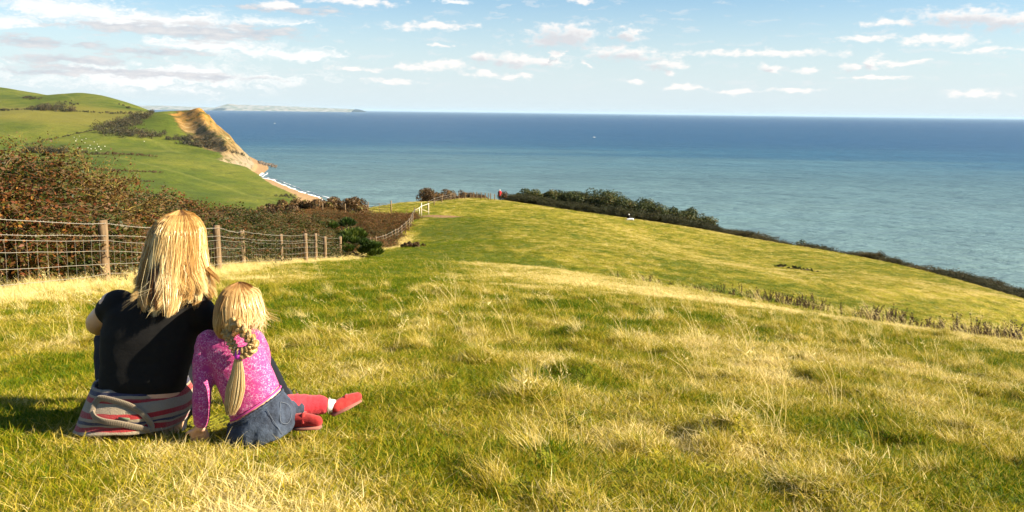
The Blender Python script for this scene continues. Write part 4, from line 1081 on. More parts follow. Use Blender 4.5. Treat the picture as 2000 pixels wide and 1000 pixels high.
far_scrub('thicket', 'large brown wood on the shoulder of the cliff hill', along([(190, 254), (225, 252), (250, 246), (275, 234), (285, 228)], 34, 12, 11, 4) + along([(200, 260), (250, 266), (290, 268), (318, 266)], 34, 10, 11, 3) + along([(215, 246), (262, 236)], 18, 10, 9, 4) + along([(225, 258), (290, 262)], 14, 10, 9, 3), 15000, 1.7, 505)
far_scrub('tree', 'single round tree standing on the hill skyline', [(296, 223, 9, 2.5), (294, 223, 8, 2)], 700, 1.2, 507, cat='tree')
far_scrub('hedge', 'thin hedge running down left from the brown wood', along([(188, 254), (150, 262), (100, 273), (55, 284)], 30, 2.6, 2, .6), 1500, 1.1, 509)
far_scrub('thicket', 'dark scrub below the cliff top on the green slope', along([(340, 274), (365, 272), (390, 276), (415, 290)], 26, 8, 9, 3) + along([(352, 280), (385, 284), (405, 290)], 20, 7, 8, 3), 8000, 1.5, 511)
far_scrub('thicket', 'dark hedge bushes at the left of the lower slope', along([(50, 297), (90, 299), (130, 299)], 22, 9, 7, 2), 5000, 1.4, 513)
far_scrub('thicket', 'small dark bushes beside the brown strip on the slope', along([(140, 303), (165, 300), (192, 302)], 10, 4.5, 5, 1.5), 1400, 1.0, 515)
far_scrub('bracken', 'brown bracken strip across the upper green slope', along([(180, 303), (230, 301), (295, 306)], 26, 3.0, 6, 1.0) + along([(135, 314), (175, 310)], 8, 1.5, 6, 1.5), 2600, 1.0, 517, 'farbrown')
far_scrub('bracken', 'long brown bracken strip across the lower green slope', along([(170, 331), (230, 335), (312, 337)], 26, 2.4, 4, .8), 2200, 0.9, 519, 'farbrown')
far_scrub('bracken', 'faint brown bracken patch lowest on the green slope', along([(180, 349), (240, 354), (300, 356)], 18, 1.6, 4, 1.0), 1300, 0.8, 521, 'farbrown')
far_scrub('scrub', 'dark scrub patch on the side of the highest hill', along([(48, 192), (75, 194)], 8, 5, 9, 2), 1000, 1.6, 523)
far_scrub('scrub', 'scattered bushes right of centre on the highest hill', along([(120, 200), (150, 206)], 6, 4, 8, 3) + [(238, 206, 4, 4), (250, 212, 5, 5)], 800, 1.6, 525)
far_scrub('scrub', 'dark scrub clinging to the broken cliff slope', along([(410, 272), (430, 284), (448, 294)], 10, 4, 5, 3) + along([(450, 296), (476, 306)], 5, 4, 5, 2), 1500, 1.2, 527)
far_scrub('scrub', 'low bushes above the near end of the beach', along([(545, 385), (562, 384), (578, 388)], 8, 3, 6, 2), 900, .8, 529)
# ------------------------------------------------------------------ fences, gate, stile
def wood_mat(name, a, c, ring=22.0):
    m, t, b = material(name)
    tc = t.new('ShaderNodeTexCoord').outputs['Object']
    n = t.noise(t.vmath('MULTIPLY', tc, (1, 1, 0.12)), ring, 5, 0.65); k = t.noise(tc, 6.0, 3, 0.6)
    c1 = t.mix(t.mapr(n, 0.3, 0.7), a, c); c1 = t.mix(t.mapr(k, 0.55, 0.75, 0, .5), c1, (a[0] * .6, a[1] * .6, a[2] * .5))
    t.put(b.inputs['Base Color'], c1); b.inputs['Roughness'].default_value = 0.85; t.put(b.inputs['Normal'], t.bump(n, 0.7, 0.012)); return m
MAT['post'] = wood_mat('weathered_post_wood', (0.07, 0.042, 0.018), (0.27, 0.175, 0.085))
MAT['pale_wood'] = wood_mat('pale_new_wood', (0.50, 0.42, 0.29), (0.70, 0.62, 0.48))
m, t, b = material('galvanised_wire'); MAT['wire'] = m
b.inputs['Base Color'].default_value = (0.42, 0.38, 0.31, 1); b.inputs['Metallic'].default_value = 0.35; b.inputs['Roughness'].default_value = 0.5

def post_mesh(seed, h, r, sides=10):
    g = np.random.default_rng(seed); mb = MB(); k = 7
    lx, ly = g.normal(0, .018, 2); zs = np.linspace(-0.35, h, k)
    mb.tube([(lx * z + g.normal(0, .003), ly * z + g.normal(0, .003), z) for z in zs], r * (1 + g.normal(0, .03, k)) * np.linspace(1.06, 0.97, k), sides)
    return mb.mesh('post', True)

def fence(name, label, posts, h, wires, r, wr, sag=0.02, mesh_from=None, mesh_to=0):
    """posts: ground points in order. parts: post (each), wire (each strand), netting"""
    o = empty(name, posts[0], 0, label, 'fence'); o0 = Vector(posts[0])
    tops = []
    for k, p in enumerate(posts):
        hh = h * (1 + rng.normal(0, .03)); q = link('post', post_mesh(700 + k + int(abs(p[0]) * 13), hh, r * rng.uniform(.85, 1.12)), MAT['post'], o); q.location = Vector(p) - o0; tops.append(hh)
    for w in wires:
        mb = MB(); pts = []
        for k in range(len(posts) - 1):
            a = Vector(posts[k]) + Vector((r * .9, -r * .3, w * tops[k])); c = Vector(posts[k + 1]) + Vector((r * .9, -r * .3, w * tops[k + 1])); L = (c - a).length; n = max(4, int(L / 0.8))
            sg = sag * L * .25 * rng.uniform(.4, 1.4)
            for i in range(n): u = i / n; pts.append(a.lerp(c, u) - Vector((0, 0, sg * 4 * u * (1 - u))) - o0 + Vector((0, 0, rng.normal(0, .006))))
        pts.append(Vector(posts[-1]) + Vector((r * .9, -r * .3, w * tops[-1])) - o0)
        mb.tube(pts, wr if w < 0.9 else wr * 1.25, 4)
        if w > 0.7:      # barbs
            for k in range(0, len(pts) - 1):
                for u in np.arange(0, 1, .16):
                    p = pts[k].lerp(pts[k + 1], u)
                    if (p + o0).y > 34: continue
                    d = Vector((rng.normal(0, .012), rng.normal(0, .012), .02)); mb.tube([p - d, p + d], wr * .55, 3)
        mb.build('wire', MAT['wire'], o)
    if mesh_from:
        mb = MB()
        for k in range(len(posts) - 1):
            if k >= mesh_to: break
            a, c = Vector(posts[k]), Vector(posts[k + 1]); L = (c - a).length; n = int(L / 0.30)
            for i in range(1, n):
                u = i / n; sg = sag * L * .25; bpt = a.lerp(c, u) + Vector((r * .9, -r * .3, 0)) - o0; jx = rng.normal(0, .008)
                mb.tube([bpt + Vector((0, 0, mesh_from[0] * h - sg * 4 * u * (1 - u))), bpt + Vector((0, jx, .5 * h * (mesh_from[0] + mesh_from[1]))), bpt + Vector((0, 0, mesh_from[1] * h - sg * 4 * u * (1 - u)))], wr * .42, 3, cap=False)
        tag(mb.build('netting', MAT['wire'], o), kind='stuff')
    return o
def g3(p): return (p[0], p[1], gz(p[0], p[1]))
near = [g3((-6.7, 1.5)), g3((-6.95, 8.2))] + [g3((p.x, p.y)) for p in (P(207, 560, 15.7), P(427, 533, 23.5), P(475, 521, 28.5), P(550, 516, 34), P(598, 518, 36.5), P(617, 514, 38.5), P(635, 511, 41), P(664, 505, 48))]
fence('wire_fence', 'barbed wire and netting fence on round wooden posts beside the bramble thicket', near, 1.22, (0.955, 0.78, 0.70, 0.54, 0.345, 0.19, 0.05), 0.082, 0.0036, 0.03, (0.70, 0.19), 7)
mid = [g3(on_field(*a)[:2]) for a in ((709, 492), (724, 489), (735, 488), (749, 484), (754, 482), (765, 476), (772, 472), (777, 469), (784, 464), (792, 457), (799, 450), (803, 443), (806, 434), (810, 425))]
fence('wire_fence', 'long wire fence with thin posts going down past the gorse to the stile', mid, 1.2, (0.93, 0.7, 0.45), 0.06, 0.008)
ridge = [g3(on_field(*a)[:2]) for a in ((836, 408), (848, 401), (863, 396), (880, 391), (888, 390), (896, 388), (908, 388), (919, 387.5), (925, 387.5), (931, 388), (940, 389), (948, 390), (954, 390.5), (958, 391), (966, 391.5))]
fence('wire_fence', 'wire fence curving over the grassy crest towards the walker', ridge, 1.05, (0.93, 0.6), 0.07, 0.010)

def bar(mb, a, c, wd, th):
    a, c = Vector(a), Vector(c); mb.tube([a, a.lerp(c, .5), c], wd / 2, 4, flat=th / wd)
def stile():
    p0 = on_field(823, 421); o0 = Vector(g3(p0[:2])); t = empty('stile', o0, 0, 'pale wooden stile with a sloping white handrail in the fence line', 'stile')
    d = p0.y; rel = lambda px, py, dd=0: P(px, py, d + dd) - o0
    for px, top, dd in ((823, 396, 0), (837, 397, 3.0), (810, 410, -1.0), (819, 406, 1.2)):
        q = rel(px, top, dd); zb = gz(q.x + o0.x, q.y + o0.y) - o0.z; mb = MB(); bar(mb, (q.x, q.y, zb - .2), (q.x, q.y, q.z), .15, .12); mb.build('post', MAT['pale_wood'], t, False)
    for a, c in (((809, 411.5, -1.05), (824, 402.5, -.1)), ((822, 403, -.1), (838, 397.5, 3.0)), ((824, 409, .1), (837, 414, 2.0)), ((813, 410, -.6), (816, 413, -.3))):
        mb = MB(); bar(mb, rel(*a), rel(*c), .16, .07); mb.build('rail', MAT['pale_wood'], t, False)
stile()
def field_gate():
    d = 116; a = g3(P(719, 415, d)[:2]); c = g3(P(764, 414, d - 2)[:2]); o0 = Vector(a); t = empty('field_gate', a, 0, 'weathered wooden field gate in front of the bright green paddock', 'gate')
    A, C = Vector(a) - o0, Vector(c) - o0
    for u, h in ((0, 1.25), (.5, 1.1), (1, 1.55)):
        p = A.lerp(C, u); mb = MB(); bar(mb, p + Vector((0, 0, -.3)), p + Vector((0, 0, h)), .17 if u != .5 else .09, .15 if u != .5 else .05); mb.build('post', MAT['post'], t, False)
    for h in (.35, .65, .95, 1.12):
        mb = MB(); bar(mb, A + Vector((0, -.06, h)), C + Vector((0, -.06, h)), .10, .04); mb.build('rail', MAT['post'], t, False)
    mb = MB(); bar(mb, A + Vector((0, -.12, .35)), A.lerp(C, .5) + Vector((0, -.12, 1.1)), .08, .03); mb.build('brace', MAT['post'], t, False)
field_gate()
for px, py, h, lab in ((630, 427, 1.5, 'lone wooden post at the edge of the small green clearing'), (674, 422, 1.6, 'lone wooden post behind the small green clearing by the domed bush')):
    p = P(px, py, 101); q = link('fence_post', post_mesh(int(px), h, .08), MAT['post']); q.location = g3(p[:2]); tag(q, lab, 'post')
# ------------------------------------------------------------------ people
def cloth_mat(name, col_a, col_b, scale=60.0, weave=900.0, rough=0.85, bump=0.35, sheen=0.15, fold=None):
    m, t, b = material(name); tc = t.new('ShaderNodeTexCoord').outputs['Object']
    n = t.noise(tc, scale * .3, 4, .6); w = t.noise(tc, weave, 2, .5)
    t.put(b.inputs['Base Color'], t.mix(t.mapr(n, .3, .7), col_a, col_b)); b.inputs['Roughness'].default_value = rough
    b.inputs['Sheen Weight'].default_value = sheen; b.inputs['Specular IOR Level'].default_value = 0.25
    t.put(b.inputs['Normal'], t.bump(t.math('ADD', t.math('MULTIPLY', w, .3), t.noise(t.vmath('MULTIPLY', tc, (1, 1, 1.8)), 16.0, 3, .6)), bump, 0.012)); return m
m, t, b = material('skin'); MAT['skin'] = m
tc = t.new('ShaderNodeTexCoord').outputs['Object']; n = t.noise(tc, 30, 4, .6)
t.put(b.inputs['Base Color'], t.mix(n, (0.58, 0.32, 0.20), (0.68, 0.42, 0.29))); b.inputs['Roughness'].default_value = 0.45; b.inputs['Subsurface Weight'].default_value = 0.12; b.inputs['Subsurface Radius'].default_value = (0.02, 0.008, 0.004); b.inputs['Subsurface Scale'].default_value = 0.5
MAT['blacktee'] = cloth_mat('black_cotton', (0.005, 0.0045, 0.0045), (0.009, 0.008, 0.0075), sheen=0.0)
MAT['navy'] = cloth_mat('navy_trouser_cloth', (0.005, 0.006, 0.010), (0.009, 0.011, 0.017), sheen=0.0)
MAT['darkshoe'] = cloth_mat('dark_shoe', (0.02, 0.02, 0.025), (0.05, 0.05, 0.06))
MAT['legging'] = cloth_mat('coral_legging', (0.42, 0.018, 0.030), (0.55, 0.035, 0.05), bump=.5)
MAT['redshoe'] = cloth_mat('red_felt_shoe', (0.26, 0.014, 0.014), (0.42, 0.03, 0.025), scale=160)
MAT['sole'] = cloth_mat('rubber_sole', (0.20, 0.07, 0.05), (0.30, 0.12, 0.09)); MAT['sock'] = cloth_mat('white_sock', (0.72, 0.70, 0.66), (0.8, 0.78, 0.75))
MAT['redjacket'] = cloth_mat('red_jacket', (0.45, 0.012, 0.015), (0.55, 0.02, 0.02)); MAT['white'] = cloth_mat('white_cotton', (0.72, 0.71, 0.69), (0.82, 0.81, 0.8))
MAT['tie'] = cloth_mat('purple_hair_tie', (0.45, 0.03, 0.38), (0.60, 0.06, 0.5)); MAT['rib'] = None
def special_cloth():
    # pink print of small pale flowers
    m, t, b = material('pink_floral_jersey'); MAT['floral'] = m; tc = t.new('ShaderNodeTexCoord').outputs['Object']
    wv = t.noise(tc, 45, 2, .5, col=True); tw = t.vmath('ADD', tc, t.vmath('MULTIPLY', wv, (.02, .02, .02)))
    v = t.new('ShaderNodeTexVoronoi', feature='F1'); t.put(v.inputs['Vector'], tw); v.inputs['Scale'].default_value = 120
    v2 = t.new('ShaderNodeTexVoronoi', feature='DISTANCE_TO_EDGE'); t.put(v2.inputs['Vector'], tw); v2.inputs['Scale'].default_value = 85
    f = t.math('MAXIMUM', t.mapr(v.outputs['Distance'], .36, .26), t.mapr(v2.outputs['Distance'], .055, .03, 0, .75))
    f = t.math('MULTIPLY', f, t.mapr(t.noise(tc, 38, 3, .6), .36, .52))
    t.put(b.inputs['Base Color'], t.mix(t.math('MULTIPLY', f, .58), (0.40, 0.022, 0.165), (0.74, 0.42, 0.54))); b.inputs['Roughness'].default_value = .75; b.inputs['Sheen Weight'].default_value = .2
    t.put(b.inputs['Normal'], t.bump(t.math('ADD', t.noise(t.vmath('MULTIPLY', tc, (1, 1, 2.2)), 20, 3, .6), t.math('MULTIPLY', t.noise(tc, 700, 1), .15)), .45, .012))
    m, t, b = material('pink_shirt_hem'); MAT['pinkhem'] = m; b.inputs['Base Color'].default_value = (.48, .05, .24, 1); b.inputs['Roughness'].default_value = .8
    m, t, b = material('washed_denim'); MAT['denim'] = m; tc = t.new('ShaderNodeTexCoord').outputs['Object']
    n = t.noise(tc, 26, 5, .65); w = t.noise(t.vmath('MULTIPLY', tc, (1, 1, .25)), 420, 2, .6); fa = t.noise(tc, 9, 3, .5)
    c = t.mix(t.mapr(t.math('ADD', n, t.math('MULTIPLY', w, .35)), .45, .95), (0.006, 0.010, 0.022), (0.050, 0.072, 0.115)); t.put(b.inputs['Base Color'], t.mix(t.mapr(fa, .5, .72, 0, .6), c, (0.085, .115, .165)))
    b.inputs['Roughness'].default_value = .85; t.put(b.inputs['Normal'], t.bump(t.math('ADD', t.math('MULTIPLY', n, 1.4), t.math('MULTIPLY', w, .4)), .6, .010))
    MAT['stitch'] = cloth_mat('pale_denim_stitching', (.08, .10, .14), (.16, .18, .21))
    # striped cardigan: stripes knitted along the body, 'v' runs from hem to hem
    m, t, b = material('striped_wool'); MAT['stripes'] = m; v = t.attr('rnd').outputs['Fac']; tc = t.new('ShaderNodeTexCoord').outputs['Object']
    v = t.math('ADD', v, t.math('MULTIPLY', t.math('SUBTRACT', t.noise(tc, 190, 2, .6), .5), .02))
    be, rd, nv, gr = (.33, .265, .18), (.36, .014, .018), (.016, .019, .065), (.22, .19, .16)
    c = t.ramp(v, [(0, gr), (.055, nv), (.15, be), (.19, rd), (.30, be), (.50, rd), (.595, be), (.66, nv), (.73, be), (.79, rd), (.93, be)], 'CONSTANT')
    kn = t.noise(tc, 260, 3, .6); c = t.mix(t.mapr(kn, .35, .65, 0, .45), c, t.mix(.55, c, (.10, .08, .06)))
    t.put(b.inputs['Base Color'], c); b.inputs['Roughness'].default_value = 1.0; b.inputs['Sheen Weight'].default_value = .4; b.inputs['Specular IOR Level'].default_value = .1
    t.put(b.inputs['Normal'], t.bump(t.math('ADD', kn, t.noise(tc, 30, 3, .6)), .7, .008))
    m, t, b = material('ribbed_wool'); MAT['rib'] = m; tc = t.new('ShaderNodeTexCoord').outputs['Object']
    t.put(b.inputs['Base Color'], t.mix(t.noise(tc, 220, 3), (.16, .12, .075), (.30, .235, .155))); b.inputs['Roughness'].default_value = 1.0; b.inputs['Sheen Weight'].default_value = .4
    MAT['tag'] = cloth_mat('green_label', (.09, .12, .07), (.13, .16, .09))
    def hairm(name, stops):
        m, t, b = material(name); f = t.attr('rnd').outputs['Fac']; c = t.ramp(f, stops)
        t.put(b.inputs['Base Color'], c); b.inputs['Roughness'].default_value = .30; b.inputs['Specular IOR Level'].default_value = .6; b.inputs['Specular Tint'].default_value = (1, .85, .6, 1)
        tr = t.new('ShaderNodeBsdfTranslucent'); t.put(tr.inputs['Color'], c); mx = t.new('ShaderNodeMixShader'); mx.inputs[0].default_value = .32
        t.l.new(b.outputs[0], mx.inputs[1]); t.l.new(tr.outputs[0], mx.inputs[2]); t.l.new(mx.outputs[0], t.n['Material Output'].inputs['Surface']); return m
    MAT['hairW'] = hairm('blonde_highlighted_hair', [(0, (.07, .026, .008)), (.22, (.24, .105, .025)), (.5, (.58, .34, .10)), (.8, (.82, .60, .26)), (1, (.92, .76, .44))])
    MAT['hairG'] = hairm('light_brown_blonde_hair', [(0, (.09, .036, .011)), (.35, (.32, .15, .042)), (.7, (.66, .42, .15)), (1, (.92, .76, .44))])
special_cloth()

def solid(mb, voxel, iters=6, fold=None):
    """one continuous skin over overlapping shapes"""
    v, fs, a = mb.data(); o = bpy.data.objects.new('tmp', make_mesh('tmp', v, fs)); COL.objects.link(o)
    r = o.modifiers.new('r', 'REMESH'); r.mode = 'VOXEL'; r.voxel_size = voxel
    if iters: s = o.modifiers.new('s', 'SMOOTH'); s.iterations = iters; s.factor = .5
    dg = bpy.context.evaluated_depsgraph_get(); me = bpy.data.meshes.new_from_object(o.evaluated_get(dg))
    bpy.data.objects.remove(o)
    if fold is not None:
        n = len(me.vertices); co = np.empty(n * 3, dtype=np.float32); me.vertices.foreach_get('co', co); no = np.empty(n * 3, dtype=np.float32); me.vertices.foreach_get('normal', no)
        co = co.reshape(-1, 3); no = no.reshape(-1, 3); co = co + no * fold(co)[:, None]; me.vertices.foreach_set('co', co.reshape(-1).astype(np.float32)); me.update()
    me.polygons.foreach_set('use_smooth', np.ones(len(me.polygons), dtype=bool)); return me

def spline(pts, n):
    pts = np.array([tuple(p) for p in pts], dtype=float); k = len(pts); t = np.linspace(0, k - 1, n); out = np.empty((n, pts.shape[1]))
    for j, u in enumerate(t):
        i = min(int(u), k - 2); f = u - i; p0, p1, p2, p3 = pts[max(i - 1, 0)], pts[i], pts[i + 1], pts[min(i + 2, k - 1)]
        out[j] = .5 * ((2 * p1) + (-p0 + p2) * f + (2 * p0 - 5 * p1 + 4 * p2 - p3) * f * f + (-p0 + 3 * p1 - 3 * p2 + p3) * f ** 3)
    return out
def limb(mb, pts, rad, n=14, sides=14):
    q = spline([(*tuple(p), r) for p, r in zip(pts, rad)], n); mb.tube(q[:, :3], q[:, 3], sides); mb.ball(q[0, :3], q[0, 3], 14, 10); mb.ball(q[-1, :3], q[-1, 3], 14, 10)
def loft(mb, secs, n=28, ex=2.3, m=22):
    """secs: (left point, right point, half depth); rings between them"""
    S = spline([(*tuple(l), *tuple(r), h) for l, r, h in secs], m); th = np.arange(n) / n * 2 * math.pi
    cx = np.sign(np.cos(th)) * np.abs(np.cos(th)) ** (2 / ex); sy = np.sign(np.sin(th)) * np.abs(np.sin(th)) ** (2 / ex); V = []
    for s in S:
        c = (s[:3] + s[3:6]) / 2; a = (s[3:6] - s[:3]) / 2; V.append(c + cx[:, None] * a + sy[:, None] * np.array((0, s[6], 0)))
    V = np.concatenate(V); i = np.arange(m - 1)[:, None] * n; j = np.arange(n)[None, :]; j2 = (j + 1) % n
    q = np.stack([i + j, i + j2, i + n + j2, i + n + j], -1).reshape(-1, 4); c0, c1 = len(V), len(V) + 1
    V = np.concatenate([V, [(S[0, :3] + S[0, 3:6]) / 2], [(S[-1, :3] + S[-1, 3:6]) / 2]])
    tr = [(c0, k2, k) for k, k2 in zip(range(n), [(k + 1) % n for k in range(n)])] + [(c1, (m - 1) * n + k, (m - 1) * n + (k + 1) % n) for k in range(n)]
    mb.add(V, q, tr)
def hand(mb, wrist, palm_dir, side, size, curl=0.3, r=0.0085):
    """palm, four fingers and a thumb that leaves the palm's side"""
    w = np.array(tuple(wrist)); f = np.array(palm_dir, dtype=float); f /= np.linalg.norm(f); s = np.array(side, dtype=float); s -= f * (s @ f); s /= np.linalg.norm(s); dn = np.cross(f, s)
    if dn[2] > 0: dn = -dn
    pl = .09 * size; pw = .038 * size
    for u in np.linspace(-1, 1, 5): mb.tube([w + s * u * pw * .6, w + f * pl * .6 + s * u * pw, w + f * pl + s * u * pw], [.012 * size, .013 * size, .011 * size], 8)
    for k, (u, L) in enumerate(((-1, .062), (-.34, .075), (.33, .07), (1, .054))):
        b = w + f * pl + s * u * pw; L *= size; p1 = b + f * L * .45 + s * u * .006; p2 = p1 + (f * (1 - curl) + dn * curl) * L * .32; p3 = p2 + (f * (1 - 1.6 * curl) + dn * 1.5 * curl) * L * .26
        limb(mb, [b, p1, p2, p3], [r * size * 1.05, r * size, r * size * .92, r * size * .75], 9, 8)
    b = w + f * pl * .25 - s * pw; p1 = b - s * .028 * size + f * .022 * size; p2 = p1 - s * .012 * size + f * .03 * size
    limb(mb, [b, p1, p2], [r * size * 1.25, r * size * 1.1, r * size * .85], 7, 8)

def strands(mb, pts, rad, att, ctr=None):
    """many fine strands at once, each a narrow twisted band of hair: pts (n,s,3), rad and att (n,s)"""
    n, s = pts.shape[:2]; tan = np.gradient(pts, axis=1); tan /= np.linalg.norm(tan, axis=2, keepdims=True) + 1e-12
    if ctr is None: out = np.broadcast_to(np.array((0.0, -1.0, 0.15)), tan.shape)
    else: out = pts - ctr[:, :, :]; out = out / (np.linalg.norm(out, axis=2, keepdims=True) + 1e-9)
    u = np.cross(tan, out); u /= np.linalg.norm(u, axis=2, keepdims=True) + 1e-12; w = np.cross(u, tan)
    tw = np.random.default_rng(n).uniform(-.9, .9, (n, 1, 1)); side = np.cos(tw) * u + np.sin(tw) * w
    v = np.stack([pts - side * rad[:, :, None], pts + side * rad[:, :, None]], axis=2)
    b = (np.arange(n) * s * 2)[:, None]; i = (np.arange(s - 1) * 2)[None, :]
    q = np.stack([b + i, b + i + 1, b + i + 3, b + i + 2], -1).reshape(-1, 4)
    mb.add(v.reshape(-1, 3), q, a=np.repeat(att.reshape(-1), 2))
def Pn(px, py, d):
    px, py = np.asarray(px, float), np.asarray(py, float); k = np.ones_like(px) * d
    return k[..., None] * np.array(tuple(_F)) + ((px - 1000) / FPX * k)[..., None] * np.array(tuple(_RR)) + ((500 - py) / FPX * k)[..., None] * np.array(tuple(_UU))
def hair_shell(name, levels, depth, hd, n, seed, mat, parent, o0, rad=.0013, th0=-.75, th1=3.9, clumps=60, end=(.86, 1.0), wav=.006, tone=(.5, .25), flick=0.0, seg=13, root=.30, shade_left=0.0):
    """strands that start at the crown, follow the skull and hang in locks; levels: (row px, centre px, half-width px, depth shift m)"""
    g = np.random.default_rng(seed); lv = np.array(levels, dtype=float); yy0, yy1 = lv[0, 0], lv[-1, 0]
    cth = g.uniform(th0, th1, clumps); crho = g.uniform(.82, 1.03, clumps); ctone = g.normal(tone[0], tone[1], clumps); cend = g.uniform(end[0], end[1], clumps); cph = g.uniform(0, 6.28, clumps); cfl = g.normal(0, 1, clumps); cfr = g.uniform(4.0, 7.5, clumps)
    ctone -= shade_left * np.clip(-np.cos(cth), 0, 1)  # shaded left side of the hair painted into the lock tones
    c = g.integers(0, clumps, n); te = np.minimum(1.0, cend[c] * g.uniform(.94, 1.02, n) * (.91 + .09 * np.maximum(0, np.sin(cth[c]))))
    u = np.linspace(0, 1, seg)[None] ** 1.25; ts = u * te[:, None]
    mixk = u ** 1.1 * .90; th = (cth[c] + g.normal(0, root, n))[:, None] * (1 - mixk) + (cth[c] + g.normal(0, .045, n))[:, None] * mixk
    rho = (crho[c] * g.uniform(.95, 1.025, n))[:, None]
    rows = yy0 + ts * (yy1 - yy0); cx, a, ds = [np.interp(rows, lv[:, 0], lv[:, k]) for k in (1, 2, 3)]
    am = a / FPX * depth; bm = np.minimum(hd, am * 1.35 + .004)
    ph = cph[c][:, None] + ts * cfr[c][:, None] + g.normal(0, .10, (n, 1)); wv = wav * ts ** 1.4 * np.sin(ph); wy = wav * .8 * ts ** 1.4 * np.cos(ph * .9)
    fl = flick * cfl[c][:, None] * np.maximum(0, u - .72) ** 1.4
    p = Pn(cx, rows, depth) - np.array(tuple(o0)); axis = p.copy(); axis[..., 1] += ds
    p[..., 0] += rho * am * np.cos(th) + wv + fl; p[..., 1] += -rho * bm * np.sin(th) + wy + ds - np.abs(fl) * .3
    p[..., 2] += np.abs(fl) * .35
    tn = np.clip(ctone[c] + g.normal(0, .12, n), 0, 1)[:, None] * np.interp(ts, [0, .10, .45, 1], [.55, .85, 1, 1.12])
    r = rad * g.uniform(.7, 1.2, (n, 1)) * np.interp(u, [0, .1, .8, 1], [.8, 1, .9, .25])
    mb = MB(); strands(mb, p, np.broadcast_to(r, ts.shape), np.clip(tn, 0, 1), axis); return mb.build(name, mat, parent)
def hair_cap(levels, depth, hd, mb, o0, rho=.80, last=.8):
    lv = np.array(levels, dtype=float); k = int(len(lv) * last); secs = []
    for r in lv[:k]:
        a_m = max(r[2], 6) / FPX * depth * rho; b_m = min(hd, a_m * 1.35 + .004) * (rho if r[2] > 20 else .7); c = P(r[1], r[0] + 4, depth) - o0 + Vector((0, r[3], 0)); secs.append((c - Vector((a_m, 0, 0)), c + Vector((a_m, 0, 0)), b_m))
    loft(mb, secs, ex=2.0, m=26)

